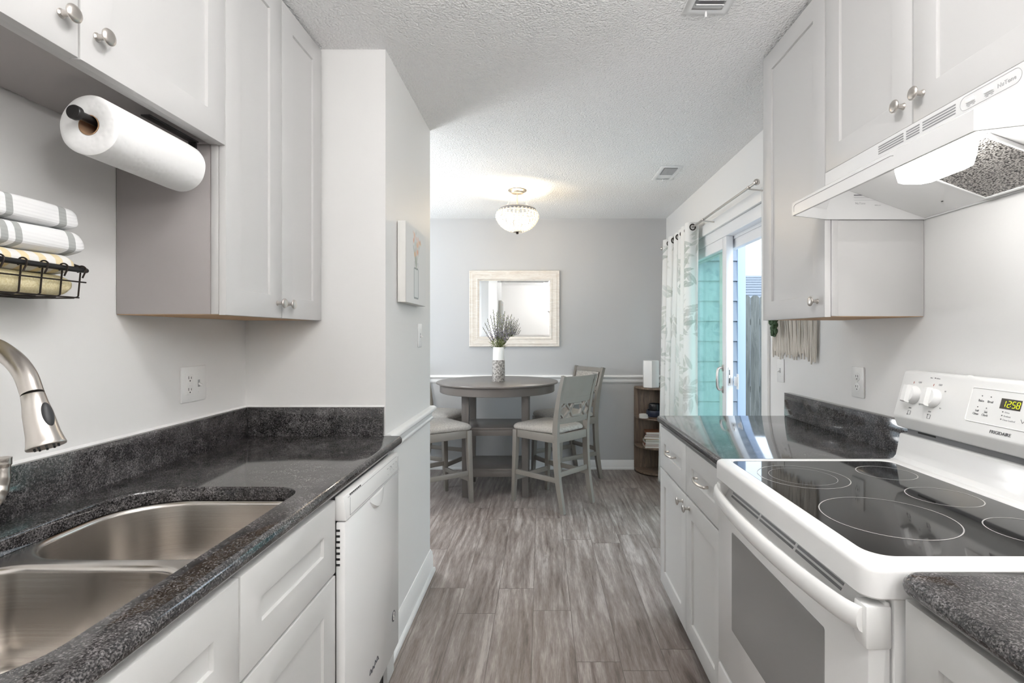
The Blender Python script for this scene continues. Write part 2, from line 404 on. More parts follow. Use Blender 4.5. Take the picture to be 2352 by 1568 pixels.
    def ring(s, c, r0, r1, seg=64):
        a = [s.bm.verts.new((c[0]+r0*math.cos(2*PI*k/seg), c[1]+r0*math.sin(2*PI*k/seg), c[2])) for k in range(seg)]
        b = [s.bm.verts.new((c[0]+r1*math.cos(2*PI*k/seg), c[1]+r1*math.sin(2*PI*k/seg), c[2])) for k in range(seg)]
        for k in range(seg): s.bm.faces.new((a[k], b[k], b[(k+1) % seg], a[(k+1) % seg]))
        return s
    def fill(s, loops, z, up=True):
        """flat face with holes from (x, y) loops"""
        es = []
        for L in loops:
            v = [s.bm.verts.new((p_[0], p_[1], z)) for p_ in L]
            es += [s.bm.edges.new((v[i], v[(i+1) % len(v)])) for i in range(len(v))]
        g_ = bmesh.ops.triangle_fill(s.bm, use_beauty=True, use_dissolve=False, edges=es, normal=(0, 0, 1 if up else -1))
        for f in g_['geom']:
            if isinstance(f, bmesh.types.BMFace) and (f.normal.z > 0) != up: f.normal_flip()
        return s
    def build(s, name, mat, parent=None, label=None, local=False, angle=38, fix=True, weld=False):
        if weld: bmesh.ops.remove_doubles(s.bm, verts=s.bm.verts, dist=1e-5)
        if fix: bmesh.ops.recalc_face_normals(s.bm, faces=s.bm.faces)
        me = bpy.data.meshes.new(name); s.bm.to_mesh(me); s.bm.free()
        return link_mesh(name, me, mat, parent, label, local, angle)
def link_mesh(name, me, mat, parent=None, label=None, local=False, angle=38):
    for pl_ in me.polygons: pl_.use_smooth = True
    me.set_sharp_from_angle(angle=math.radians(angle))
    o = bpy.data.objects.new(name, me); COL.objects.link(o)
    for q in (mat if isinstance(mat, (list, tuple)) else [mat]): me.materials.append(q)
    if parent is not None:
        o.parent = parent
        org = ORG.get(parent.name, (0, 0, 0)); ORG[o.name] = org
        if not local and any(org): me.transform(Matrix.Translation([-c for c in org]))
    else: ORG[o.name] = (0, 0, 0)
    if label: o['label'] = label
    return o
def thing(name, label, cat, loc=(0, 0, 0), rotz=0.0, group=None):
    o = bpy.data.objects.new(name, None); COL.objects.link(o); o.empty_display_size = .05
    o.location = loc; o.rotation_euler = (0, 0, rotz); o['label'] = label; o['category'] = cat
    if group: o['group'] = group
    ORG[o.name] = tuple(loc); return o
def tag(o, label, cat, group=None, kind=None):
    o['label'] = label; o['category'] = cat
    if group: o['group'] = group
    if kind: o['kind'] = kind
    return o
def rebase(o, loc):
    """put a one-mesh thing's origin at its base"""
    o.data.transform(Matrix.Translation([-c for c in loc])); o.location = loc; ORG[o.name] = tuple(loc); return o
def struct(o): o['kind'] = 'structure'; return o
def copy_tree(o, parent=None):
    c = o.copy(); COL.objects.link(c)
    if parent is not None: c.parent = parent
    for ch in list(o.children): copy_tree(ch, c)
    return c
def text_mesh(txt, size, origin, xd, ud, mat, parent, name='lettering', depth=.0004, align='LEFT', label=None):
    cu = bpy.data.curves.new('txt', 'FONT'); cu.body = txt; cu.size = size; cu.align_x = align; cu.extrude = depth; cu.resolution_u = 3
    ob = bpy.data.objects.new('txt', cu); COL.objects.link(ob)
    dg = bpy.context.evaluated_depsgraph_get(); me = bpy.data.meshes.new_from_object(ob.evaluated_get(dg))
    bpy.data.objects.remove(ob); bpy.data.curves.remove(cu)
    x = Vector(xd).normalized(); u_ = Vector(ud).normalized(); n_ = x.cross(u_)
    mt = Matrix(((x.x, u_.x, n_.x, origin[0]), (x.y, u_.y, n_.y, origin[1]), (x.z, u_.z, n_.z, origin[2]), (0, 0, 0, 1)))
    me.transform(mt); me.materials.clear(); me.name = name
    return link_mesh(name, me, mat, parent, label)
def rpoly(pts, rad, n=8):
    """round the corners of a polygon"""
    out = []; m_ = len(pts)
    if isinstance(rad, (int, float)): rad = [rad]*m_
    for i in range(m_):
        p = Vector(pts[i]); a = (Vector(pts[i-1])-p); b = (Vector(pts[(i+1) % m_])-p); r = rad[i]
        if r <= 0: out.append(tuple(p)); continue
        ang = a.angle(b); d = r/math.tan(ang/2); a.normalize(); b.normalize()
        c = p+(a+b).normalized()*(r/math.sin(ang/2)); s0 = p+a*d-c; s1 = p+b*d-c
        t0 = math.atan2(s0.y, s0.x); t1 = math.atan2(s1.y, s1.x); dt = (t1-t0+PI) % (2*PI)-PI
        for k in range(n+1):
            t_ = t0+dt*k/n; out.append((c.x+r*math.cos(t_), c.y+r*math.sin(t_)))
    return out
def inset(poly, d):
    """offset a counter-clockwise polygon inwards by d (outwards when negative)"""
    out = []; n = len(poly)
    for i in range(n):
        p = Vector(poly[i]); a = (p-Vector(poly[i-1])); b = (Vector(poly[(i+1) % n])-p)
        if a.length < 1e-9: a = b
        if b.length < 1e-9: b = a
        na = Vector((-a.y, a.x)).normalized(); nb = Vector((-b.y, b.x)).normalized(); k = na+nb
        k = k/max(.3, k.dot(k))*2 if k.length > 1e-6 else na
        q = p+k*d; out.append((q.x, q.y))
    return out
def spline(ctrl, n=10):
    """Catmull-Rom through control points"""
    P = [Vector(c) for c in ctrl]; P = [P[0]*2-P[1]]+P+[P[-1]*2-P[-2]]; out = []
    for i in range(1, len(P)-2):
        for k in range(n):
            t_ = k/n; a, b, c, d = P[i-1:i+3]
            out.append(.5*((2*b)+(c-a)*t_+(2*a-5*b+4*c-d)*t_*t_+(3*b-a-3*c+d)*t_**3))
    out.append(P[-2]); return out
# ================================================================== ROOM SHELL
XL, XR, YR = -1.162, 1.215, 2.02          # kitchen walls, front of the stub wall
XS, YS = -.612, 2.83                      # passage face and dining end of the stub wall
YB, XD, Y0 = 4.99, -2.3, -1.9             # dining back wall, dining left wall, rear wall
struct(MB().box(XD-.1, 1.34, Y0-.1, YB+.1, -.08, 0).build('floor', M['floor']))
struct(MB().box(XD-.1, 1.34, Y0-.1, YB+.1, CEIL, CEIL+.1).build('ceiling', M['ceiling']))
struct(MB().box(XL-.1, XL, Y0, YR, 0, CEIL).build('wall_left', M['wall']))
w = MB().box(XL, XS, YR, YR+.12, 0, CEIL).box(XS-.12, XS, YR+.12, YS, 0, CEIL); struct(w.build('wall_stub', M['wall']))
w = MB().box(XD, XS-.12, YS-.1, YS, 0, CEIL); struct(w.build('wall_dining_front', M['wall_grey']))
WY0, WY1, WZ0, WZ1 = 3.25, 4.65, .85, 2.08       # window added for fill daylight in the unseen left dining wall
w = MB().box(XD-.1, XD, YS-.1, WY0, 0, CEIL).box(XD-.1, XD, WY1, YB, 0, CEIL).box(XD-.1, XD, WY0, WY1, 0, WZ0).box(XD-.1, XD, WY0, WY1, WZ1, CEIL)
struct(w.build('wall_dining_left', M['wall_grey']))
w = MB().box(XD-.09, XD+.01, WY0, WY0+.05, WZ0, WZ1, .003).box(XD-.09, XD+.01, WY1-.05, WY1, WZ0, WZ1, .003).box(XD-.09, XD+.01, WY0+.05, WY1-.05, WZ0, WZ0+.05, .003).box(XD-.09, XD+.01, WY0+.05, WY1-.05, WZ1-.05, WZ1, .003).box(XD-.07, XD-.03, WY0+.05, WY1-.05, 1.45, 1.485, .003)
w = struct(w.build('fill_window_1', M['trim']))
MB().box(XD-.054, XD-.048, WY0+.05, WY1-.05, WZ0+.05, WZ1-.05).build('fill_window_pane', M['clear_glass'], w)
struct(MB().box(XD-.1, 1.34, YB, YB+.1, 0, CEIL).build('wall_back', M['wall_grey']))
struct(MB().box(XL-.1, 1.34, Y0-.1, Y0, 0, CEIL).build('wall_rear', M['wall']))
DY0, DY1, DZ = 2.80, 4.62, 2.035            # sliding door opening in the right wall
w = MB().box(XR, XR+.12, Y0, DY0, 0, CEIL).box(XR, XR+.12, DY1, YB, 0, CEIL).box(XR, XR+.12, DY0, DY1, DZ, CEIL)
struct(w.build('wall_right', M['wall']))

def rail_prof(h0, h1, out):
    """chair rail section: (distance from wall, height)"""
    H_ = h1-h0
    return [(0, h0), (.007, h0), (.010, h0+.10*H_), (.015, h0+.16*H_), (.015, h0+.22*H_), (.009, h0+.28*H_), (.009, h0+.50*H_),
            (.014, h0+.56*H_), (.019, h0+.66*H_), (out, h0+.74*H_), (out, h0+.86*H_), (out-.004, h0+.93*H_), (out-.012, h1), (0, h1)]
def base_prof(h):
    return [(0, 0), (.026, 0), (.026, .012), (.022, .020), (.014, .024), (.014, h-.035), (.011, h-.028), (.011, h-.018), (.006, h-.006), (.004, h), (0, h)]
# back wall
struct(MB().prism([(YB-d, z) for d, z in rail_prof(.835, .912, .030)], 'x', XD, XR).build('trim_1', M['trim']))
struct(MB().prism([(YB-d, z) for d, z in base_prof(.088)], 'x', XD, XR).build('baseboard_back', M['trim']))
# stub wall: passage side, wrapped round its dining end
def wrap(prof, name, y0):
    loops = []
    for q in range(3):
        L = []
        for d, z in prof:
            if q == 0: L.append((XS+d, y0, z))
            elif q == 1: L.append((XS+d, YS+d, z))
            else: L.append((XS-.12-.02, YS+d, z))
        loops.append(L)
    mb = MB(); mb.loft(loops); return struct(mb.build(name, M['trim']))
wrap(rail_prof(.835, .915, .030), 'trim_2', YR+.002)
wrap(base_prof(.125), 'baseboard_stub', 1.975)
struct(MB().prism([(XR-d, z) for d, z in base_prof(.088)], 'y', 2.53, 2.70).build('baseboard_right', M['trim']))
# casing round the sliding door
c = MB().box(XR-.016, XR, DY0-.075, DY0, 0, DZ+.075, .003).box(XR-.016, XR, DY1, DY1+.075, 0, DZ+.075, .003).box(XR-.016, XR, DY0, DY1, DZ, DZ+.075, .003)
struct(c.build('trim_3', M['trim']))

# ------------------------------------------------------------------ sliding glass door
d = thing('door_1', 'white sliding patio door, pushed open, with teal tinted glass', 'door', (XR+.06, 3.7, 0)); d['kind'] = 'structure'
fx0, fx1 = XR+.004, XR+.116
f = MB().box(fx0, fx1, DY0, DY0+.035, 0, DZ, .003).box(fx0, fx1, DY1-.035, DY1, 0, DZ, .003)
f.box(fx0, fx1, DY0+.035, DY1-.035, DZ-.075, DZ, .003).box(fx0, fx1, DY0+.035, DY1-.035, 0, .03, .003)
f.box(fx0+.055, fx0+.06, DY0+.035, DY1-.035, DZ-.095, DZ-.07)
f.build('door_frame', M['white_vinyl'], d)
def panel(name, x0, x1, y0, y1, z0, z1, sw):
    p = MB().box(x0, x1, y0, y0+sw, z0, z1, .004).box(x0, x1, y1-sw, y1, z0, z1, .004)
    p.box(x0, x1, y0+sw, y1-sw, z0, z0+.10, .004).box(x0, x1, y0+sw, y1-sw, z1-sw, z1, .004)
    o = p.build(name, M['white_vinyl'], d)
    g_ = MB().box((x0+x1)/2-.003, (x0+x1)/2+.003, y0+sw, y1-sw, z0+.10, z1-sw).build('glass_pane', M['teal_glass'], o)
    return o
sp = panel('sliding_panel', XR+.008, XR+.054, 3.395, 4.36, .03, DZ-.075, .075)
panel('fixed_panel', XR+.066, XR+.110, 3.62, DY1-.035, .03, DZ-.075, .075)
# header screen track over the open part
MB().box(XR+.066, XR+.108, DY0+.035, 3.62, DZ-.155, DZ-.075, .004).build('header_track', M['white_vinyl'], d)
hb = MB(); hp = spline([(XR+.008, 3.455, 1.085), (XR-.026, 3.452, 1.075), (XR-.034, 3.448, 1.01), (XR-.026, 3.452, .945), (XR+.008, 3.455, .935)], 8)
hb.tube(hp, .0085, 12); hb.box(XR+.003, XR+.008, 3.44, 3.47, 1.06, 1.105, .002); hb.box(XR+.003, XR+.008, 3.44, 3.47, .915, .96, .002)
hb.build('handle', M['nickel'], sp, 'curved satin nickel pull')
MB().box(XR+.020, XR+.038, 3.3925, 3.395, .97, 1.09, .001).build('latch_plate', M['nickel'], sp)
MB().box(XR+.026, XR+.032, 3.391, 3.393, .985, 1.02, .001).box(XR+.026, XR+.032, 3.391, 3.393, 1.04, 1.075, .001).build('latch_slot', M['dark'], sp)
MB().box(XR+.062, XR+.066, 3.33, 3.36, .95, 1.05, .002).box(XR+.058, XR+.064, 3.34, 3.395, .97, 1.03, .004).build('keeper', M['white_vinyl'], d)

# ================================================================== CABINET PARTS
def shaker(xf, sgn, y0, y1, z0, z1, th=.020, st=.073, rec=.008, rail=None):
    """five-piece door whose face is the plane x = xf, facing +X (sgn 1) or -X (sgn -1)"""
    rail = rail or st; xb = xf-sgn*th; m_ = MB()
    def R(i, r, x): return [(x, y0+i, z0+r), (x, y1-i, z0+r), (x, y1-i, z1-r), (x, y0+i, z1-r)]
    m_.loft([R(.001, .001, xb), R(0, 0, xb+sgn*.001), R(0, 0, xf-sgn*.0022), R(.0007, .0007, xf-sgn*.0007), R(.0022, .0022, xf), R(st-.0025, rail-.0025, xf), R(st-.0008, rail-.0008, xf-sgn*.0008), R(st, rail, xf-sgn*.003), R(st+.001, rail+.001, xf-sgn*rec)])
    return m_
def knob_mb(x, sgn, y, z, k=1.0):
    p = [(0, 0), (.0085, 0), (.0085, .0015), (.0055, .004), (.0050, .012), (.0056, .017), (.012, .0195), (.0155, .0225), (.0158, .0245), (.0145, .0265), (.009, .0285), (0, .029)]
    return MB().lathe([(r*k, h*k) for r, h in p], (x, y, z), (sgn, 0, 0), 28)
def door(root, xf, sgn, y0, y1, z0, z1, mat, knob=None, name='door', rail=None, st=.073):
    o = shaker(xf, sgn, y0, y1, z0, z1, rail=rail, st=st).build(name, mat, root)
    if knob: knob_mb(xf, sgn, *knob).build('knob', M['nickel'], o, 'brushed nickel knob')
    return o

# ------------------------------------------------------------------ left upper cabinets
XF = -.858
def upper(root, sgn, xf, xw, y0, y1, z0, z1, under, side='cab'):
    """carcass with face frame, recessed bottom"""
    xc = xf-sgn*.021; m_ = MB(); t_ = .016
    m_.box(xw, xc-sgn*.021, y0+.004, y0+t_, z0, z1, .0015).box(xw, xc-sgn*.021, y1-t_, y1-.004, z0, z1, .0015)
    m_.box(xw, xc-sgn*.021, y0+t_, y1-t_, z1-t_, z1)
    m_.box(xw, xw+sgn*.006, y0+t_, y1-t_, z0+.02, z1-t_)
    m_.build('carcass', M[side], root)
    f_ = MB(); a, b_ = xc-sgn*.021, xc
    f_.box(a, b_, y0+.001, y0+.038, z0, z1, .0015).box(a, b_, y1-.038, y1-.001, z0, z1, .0015).box(a, b_, y0+.038, y1-.038, z0, z0+.036, .0015).box(a, b_, y0+.038, y1-.038, z1-.036, z1, .0015)
    f_.build('face_frame', M['cab'], root)
    if under is M['maple']: MB().box(xw+sgn*.001, xc-sgn*.001, y0+.006, y1-.006, z0-.0012, z0+.006).build('bottom_panel', under, root, 'raw orange maple underside')
    else: MB().box(xw+sgn*.006, xc-sgn*.021, y0+t_, y1-t_, z0+.014, z0+.024).build('bottom_panel', under, root)
c1 = thing('wall_cabinet', 'grey two-door upper cabinet above the kitchen sink', 'cabinet', (-1.01, .955, 1.826))
upper(c1, 1, XF, XL+.002, .512, 1.3965, 1.826, CEIL-.004, M['cab_side'], 'cab_side')
door(c1, XF, 1, .514, .953, 1.824, CEIL-.012, M['cab'], (.918, 1.885))
door(c1, XF, 1, .957, 1.396, 1.824, CEIL-.012, M['cab'], (.992, 1.885))
c2 = thing('wall_cabinet', 'grey tall two-door upper cabinet in the left corner, hanging above the granite', 'cabinet', (-1.01, 1.70, 1.366))
upper(c2, 1, XF, XL+.002, 1.3985, 2.017, 1.366, CEIL-.004, M['maple'], 'cab_side')
door(c2, XF, 1, 1.399, 1.7005, 1.364, CEIL-.012, M['cab'], (1.672, 1.412))
door(c2, XF, 1, 1.7035, 2.008, 1.364, CEIL-.012, M['cab'], (1.735, 1.412))

# ------------------------------------------------------------------ right upper cabinets
XG = .897
c3 = thing('wall_cabinet', 'grey narrow one-door upper cabinet between range hood and patio door', 'cabinet', (1.06, 1.85, 1.368))
upper(c3, -1, XG, XR-.002, 1.6245, 2.08, 1.368, CEIL-.004, M['maple'])
door(c3, XG, -1, 1.626, 2.078, 1.366, CEIL-.012, M['cab'], (1.668, 1.418))
c4 = thing('wall_cabinet', 'grey two-door upper cabinet directly above the white range hood', 'cabinet', (1.06, 1.24, 1.822))
upper(c4, -1, XG, XR-.002, .861, 1.6225, 1.822, CEIL-.004, M['cab'])
door(c4, XG, -1, .863, 1.2395, 1.820, CEIL-.012, M['cab'], (1.208, 1.878))
door(c4, XG, -1, 1.2435, 1.621, 1.820, CEIL-.012, M['cab'], (1.272, 1.875))

# ================================================================== LEFT BASE RUN
XBL = -.552
sb = thing('base_cabinet', 'pale grey sink base cabinet with false drawer fronts beside the dishwasher', 'cabinet', (-.85, .95, 0))
b = MB().box(XL+.002, XBL-.022, .50, .516, .10, .875).box(XL+.002, XBL-.022, 1.364, 1.380, .10, .875)
b.box(XL+.002, XBL-.022, .516, 1.364, .10, .116)
for y in (.50, .926, 1.342): b.box(XBL-.040, XBL-.021, y, y+.038, .10, .875)
b.box(XBL-.040, XBL-.021, .538, 1.342, .835, .875).box(XBL-.040, XBL-.021, .538, 1.342, .65, .69)
b.build('carcass', M['cab_white'], sb)
MB().box(XBL-.10, XBL-.085, .50, 1.38, 0, .10).build('toe_kick', M['cab_white'], sb)
for a, e in ((.505, .939), (.944, 1.379)):
    shaker(XBL, 1, a, e, .672, .866).build('false_drawer_front', M['cab_white'], sb)
    shaker(XBL, 1, a, e, .115, .664).build('door', M['cab_white'], sb)
# cabinet nearest the camera on the left
nb = thing('base_cabinet', 'pale grey base cabinet nearest the camera under the left granite counter', 'cabinet', (-.85, .10, 0))
b = MB().box(XL+.002, XBL-.022, -.38, .498, .10, .875, .001); b.build('carcass', M['cab_white'], nb)
MB().box(XBL-.10, XBL-.085, -.38, .498, 0, .10).build('toe_kick', M['cab_white'], nb)
shaker(XBL, 1, -.375, .495, .672, .866).build('drawer', M['cab_white'], nb)
shaker(XBL, 1, -.375, .495, .115, .664).build('door', M['cab_white'], nb)

# ------------------------------------------------------------------ left worktop with sink cut-out
ZC, TH = .914, .034
cut = rpoly([(-1.050, .565), (-.616, .565), (-.616, 1.337), (-1.050, 1.337)], [.13, .10, .072, .150], 12)
def worktop_loops(rect, edges, r=.014):
    """rect x0,x1,y0,y1; edges: which sides are bullnosed (w, e, s, n)"""
    x0, x1, y0, y1 = rect; out = []
    for k in range(9):
        a = PI*k/8; ins = r*(1-math.sin(a)); z = ZC-TH/2+(TH/2)*math.cos(a)
        ins *= .9
        out.append(([(x0+ins*('w' in edges), y0+ins*('s' in edges)), (x1-ins*('e' in edges), y0+ins*('s' in edges)),
                     (x1-ins*('e' in edges), y1-ins*('n' in edges)), (x0+ins*('w' in edges), y1-ins*('n' in edges))], z))
    return out
wt = thing('worktop', 'dark speckled granite counter with the sink cut into it on the left', 'worktop', (-.85, .8, ZC-TH))
mb = MB(); L = worktop_loops((XL+.001, -.543, -.38, 2.006), 'e')
for (A, za), (B, zb) in zip(L, L[1:]):
    mb.loft([[(x, y, za) for x, y in A], [(x, y, zb) for x, y in B]], False, False)
hole = inset(cut, -.003)
mb.fill([L[0][0], hole], ZC); mb.fill([L[-1][0], cut], ZC-TH, False)
mb.loft([[(x, y, ZC) for x, y in hole], [(x, y, ZC-.002) for x, y in inset(cut, -.0008)], [(x, y, ZC-.005) for x, y in cut], [(x, y, ZC-TH) for x, y in cut]], False, False)
mb.build('slab', M['granite'], wt, weld=True)
MB().box(XL+.001, XL+.021, -.38, 1.998, ZC, ZC+.112, .0008).build('backsplash', M['granite'], wt)
MB().box(XL+.021, XS-.004, 1.999, YR-.0005, ZC, ZC+.112, .0008).build('backsplash', M['granite'], wt)
struct(MB().prism([(XL, ZC+.1122), (XL+.009, ZC+.1122), (XL+.003, ZC+.1165), (XL, ZC+.118)], 'y', -.38, YR-.001).prism([(YR, ZC+.1122), (YR-.009, ZC+.1122), (YR-.003, ZC+.1165), (YR, ZC+.118)], 'x', XL+.003, XS-.004).build('trim_4', M['trim']))

# ------------------------------------------------------------------ sink
sk = thing('kitchen_sink', 'double-bowl brushed stainless undermount sink', 'sink', (-.83, .95, .68))
ZS = ZC-TH-.0008
outer = inset(cut, -.018)
far = rpoly([(-1.044, .996), (-.622, .996), (-.622, 1.331), (-1.044, 1.331)], [.120, .075, .066, .145], 10)
near = rpoly([(-1.044, .571), (-.622, .571), (-.622, .956), (-1.044, .956)], [.12, .09, .115, .085], 10)
mb = MB(); mb.fill([outer, inset(far, -.012), inset(near, -.012)], ZS)
for P in (far, near):
    loops = []
    for k in range(7):
        a = PI/2*k/6; loops.append([(x, y, ZS-.012*(1-math.cos(a))) for x, y in inset(P, -.012*(1-math.sin(a)))])
    loops.append([(x, y, ZS-.17) for x, y in inset(P, .012)])
    for k in range(1, 6):
        a = PI/2*k/5; loops.append([(x, y, ZS-.17-.03*math.sin(a)) for x, y in inset(P, .012+.03*(1-math.cos(a)))])
    mb.loft(loops, False, True)
o = mb.build('basin', M['steel'], sk, weld=True, fix=False)
for yc in (1.15, .76):
    MB().lathe([(0, .0015), (.018, .0015), (.030, .003), (.043, .003), (.045, 0)], (-.84, yc, ZS-.1995), (0, 0, 1), 32).build('drain', M['steel'], sk)

# ------------------------------------------------------------------ faucet
fc = thing('faucet', 'brushed nickel pull-down kitchen faucet arching over the sink', 'faucet', (-1.098, .955, ZC))
MB().lathe([(0, 0), (.031, 0), (.031, .006), (.027, .012), (.025, .05), (.022, .10), (.0175, .15), (.0165, .17), (0, .17)], (-1.098, .955, ZC), (0, 0, 1), 32).build('base', M['nickel'], fc)
sp_ = spline([(-1.098, .955, 1.07), (-1.098, .955, 1.15), (-1.090, .952, 1.215), (-1.055, .943, 1.272), (-1.000, .930, 1.291), (-.945, .914, 1.272), (-.907, .902, 1.243), (-.884, .893, 1.208)], 8)
MB().tube(sp_, .0158, 24).build('spout', M['nickel'], fc)
h0, h1 = Vector((-.8832, .8925, 1.2065)), Vector((-.850, .883, 1.119)); ax = (h1-h0); Lh = ax.length
hd = MB().lathe([(0, -.001), (.0150, -.001), (.0160, .0005), (.0175, .018), (.020, .035), (.0215, .055), (.0228, .072), (.0255, .087), (.0270, .0925), (.0262, .0945), (.023, .0945), (0, .093)], h0, ax, 36)
hd = hd.build('spray_head', M['nickel'], fc)
ax.normalize(); side = Vector((1, -.2, 0)); side = (side-ax*side.dot(ax)).normalized()
bt = MB(); bt.sphere((0, 0, 0), 1, 24, 14, (.0055, .0085, .022)); zq = ax; xq = side; yq = zq.cross(xq)
mt = Matrix(((xq.x, yq.x, zq.x, 0), (xq.y, yq.y, zq.y, 0), (xq.z, yq.z, zq.z, 0), (0, 0, 0, 1)))
cc = h0+ax*.043+side*.0205; mt.translation = cc
bmesh.ops.transform(bt.bm, matrix=mt, verts=bt.bm.verts); bt.build('spray_button', M['rubber'], hd, 'dark grey oval button')
nz = MB()
for k in range(10):
    a = 2*PI*k/10; c_ = h0+ax*.094+(side*math.cos(a)+yq*math.sin(a))*.016; nz.tube([c_, c_+ax*.0035], .0016, 8)
nz.build('nozzle_ring', M['rubber'], hd)
lv = MB().tube(spline([(-1.096, .975, .985), (-1.092, 1.000, .978), (-1.087, 1.020, .985), (-1.082, 1.030, 1.008), (-1.080, 1.032, 1.032), (-1.081, 1.033, 1.052), (-1.081, 1.033, 1.066)], 6),
               [.019]*6+[.018]*4+[.0165]*4+[.014]*4+[.0115]*6+[.0105]*5+[.0125]*4+[.0128]*3+[.006], 18)
lv.build('lever_handle', M['nickel'], fc)

# ------------------------------------------------------------------ dishwasher
dw = thing('dishwasher', 'white built-in dishwasher under the end of the left counter', 'dishwasher', (-.85, 1.65, 0))
DF, D0, D1 = -.530, 1.388, 1.912
MB().box(XL+.03, DF-.04, D0+.006, D1-.004, .10, .872).build('tub_body', M['grey_plastic'], dw)
b = MB().box(DF-.026, DF, D0, D1, .165, .803, .005)
dd = b.build('door', M['white_enamel'], dw)
# console: slightly slanted, thicker at its foot
cs = MB(); cs.prism([(DF-.028, .806), (DF+.004, .806), (DF-.004, .872), (DF-.028, .872)], 'y', D0, D1, .003); con = cs.build('control_panel', M['white_plastic'], dw)
def conx(z): return DF+.004-(z-.806)*(.008/.066)+.0004
fr = MB()
for (ya, yb, za, zb) in ((D0+.028, D1-.022, .861, .8622), (D0+.028, D1-.022, .8125, .8137), (D0+.028, D0+.0292, .8125, .8622), (D1-.0232, D1-.022, .8125, .8622)):
    fr.box(conx(za)-.0006, conx(za)+.0002, ya, yb, za, zb)
fr.build('panel_groove', M['ink_soft'], con)
vt = MB()
for k in range(7): vt.box(conx(.866)-.001, conx(.866)+.0006, D0+.042+k*.013, D0+.051+k*.013, .8635, .8675)
vt.build('steam_vent', M['dark'], con)
for k in range(4):
    y = D1-.04-k*.033; MB().box(conx(.835)-.001, conx(.835)+.0003, y-.006, y+.006, .846, .8475).build('button_mark', M['ink_soft'], con); MB().box(conx(.83)-.001, conx(.83)+.0003, y-.004, y+.004, .826, .8275).build('button_mark', M['ink_soft'], con)
MB().torus((conx(.836), D1-.10, .836), .009, .0006, 24, (1, 0, 0), 4).build('dial_mark', M['ink_soft'], con)
# pocket handle: dished lip below the console
pk = MB()
loops = []
for k in range(13):
    t_ = k/12; y = D0+.20+t_*.14; w_ = math.sin(PI*t_)
    loops.append([(DF-.002, y, .803), (DF+.0015+.004*w_, y, .802-.004*w_), (DF+.001+.011*w_, y, .797-.022*w_), (DF+.001+.010*w_, y, .793-.032*w_), (DF-.002, y, .790-.040*w_)])
pk.loft(loops); pk.build('pocket_handle', M['white_enamel'], dd)
sv = MB()
for k in range(7): sv.box(DF-.0235, DF-.0135, D0-.0008, D0+.002, .685+k*.0155, .691+k*.0155)
sv.build('side_vent', M['dark'], dd)
em = MB().lathe([(0, 0), (.019, 0), (.019, .0006), (0, .0006)], (DF, 1.845, .30), (1, 0, 0), 32); emo = em.build('round_badge', M['ink'], dd)
MB().torus((DF+.0008, 1.845, .306), .0075, .0011, 20, (1, 0, 0), 5).torus((DF+.0008, 1.845, .293), .0065, .0011, 20, (1, 0, 0), 5).build('badge_emblem', M['paper_white'], emo)
q = spline([(DF+.0005, 1.585+.011*k, .262+.008*((k % 2)*2-1)*(1 if k % 3 else .5)) for k in range(9)], 5); MB().tube(q, .0016, 6).tube([(DF+.0005, 1.588, .258), (DF+.0005, 1.67, .258)], .001, 6).build('script_logo', M['ink'], dd)
MB().box(DF-.075, DF-.06, D0+.01, D1-.01, .01, .16).build('kick_plate', M['dark'], dw)
struct(MB().box(DF-.06, -.575, D1+.006, 2.005, 0, .874).build('trim_5', M['cab_white']))

# ================================================================== RIGHT BASE RUN
XBR = .580
rb = thing('base_cabinet', 'grey base cabinet with two drawers over two doors between the range and the dining room', 'cabinet', (.88, 2.07, 0))
b = MB().box(XBR+.022, XR-.002, 1.645, 2.502, .10, .875, .001); b.build('carcass', M['cab_white'], rb)
MB().box(XBR+.085, XBR+.10, 1.645, 2.495, 0, .10).build('toe_kick', M['dark'], rb)  # near-black colour stands in for the shade under the doors
def pull(x, y, z, L_, par):
    m_ = MB(); p_ = spline([(x, y-L_/2, z), (x-.018, y-L_/2, z), (x-.027, y-L_/4, z), (x-.030, y, z), (x-.027, y+L_/4, z), (x-.018, y+L_/2, z), (x, y+L_/2, z)], 6)
    m_.tube(p_, .0052, 10, squash=.8); m_.build('bar_pull', M['nickel'], par, 'brushed nickel bow pull')
for y0, y1, ky in ((1.648, 2.058, 2.012), (2.062, 2.50, 2.105)):
    dr = shaker(XBR, -1, y0, y1, .672, .866).build('drawer', M['cab_white'], rb); pull(XBR, (y0+y1)/2-.01, .778, .115, dr)
    dq = shaker(XBR, -1, y0, y1, .115, .664).build('door', M['cab_white'], rb); knob_mb(XBR, -1, ky, .628).build('knob', M['nickel'], dq, 'brushed nickel knob')
wr = thing('worktop', 'dark granite counter between the range and the patio door, reflecting the daylight', 'worktop', (.89, 2.07, ZC-TH))
mb = MB(); L = worktop_loops((.566, XR-.001, 1.641, 2.512), 'wn')
for (A, za), (B, zb) in zip(L, L[1:]): mb.loft([[(x, y, za) for x, y in A], [(x, y, zb) for x, y in B]], False, False)
mb.fill([L[0][0]], ZC); mb.fill([L[-1][0]], ZC-TH, False); mb.build('slab', M['granite'], wr, weld=True)
MB().box(XR-.030, XR-.001, 1.641, 2.505, ZC, ZC+.112, .0008).build('backsplash', M['granite'], wr)
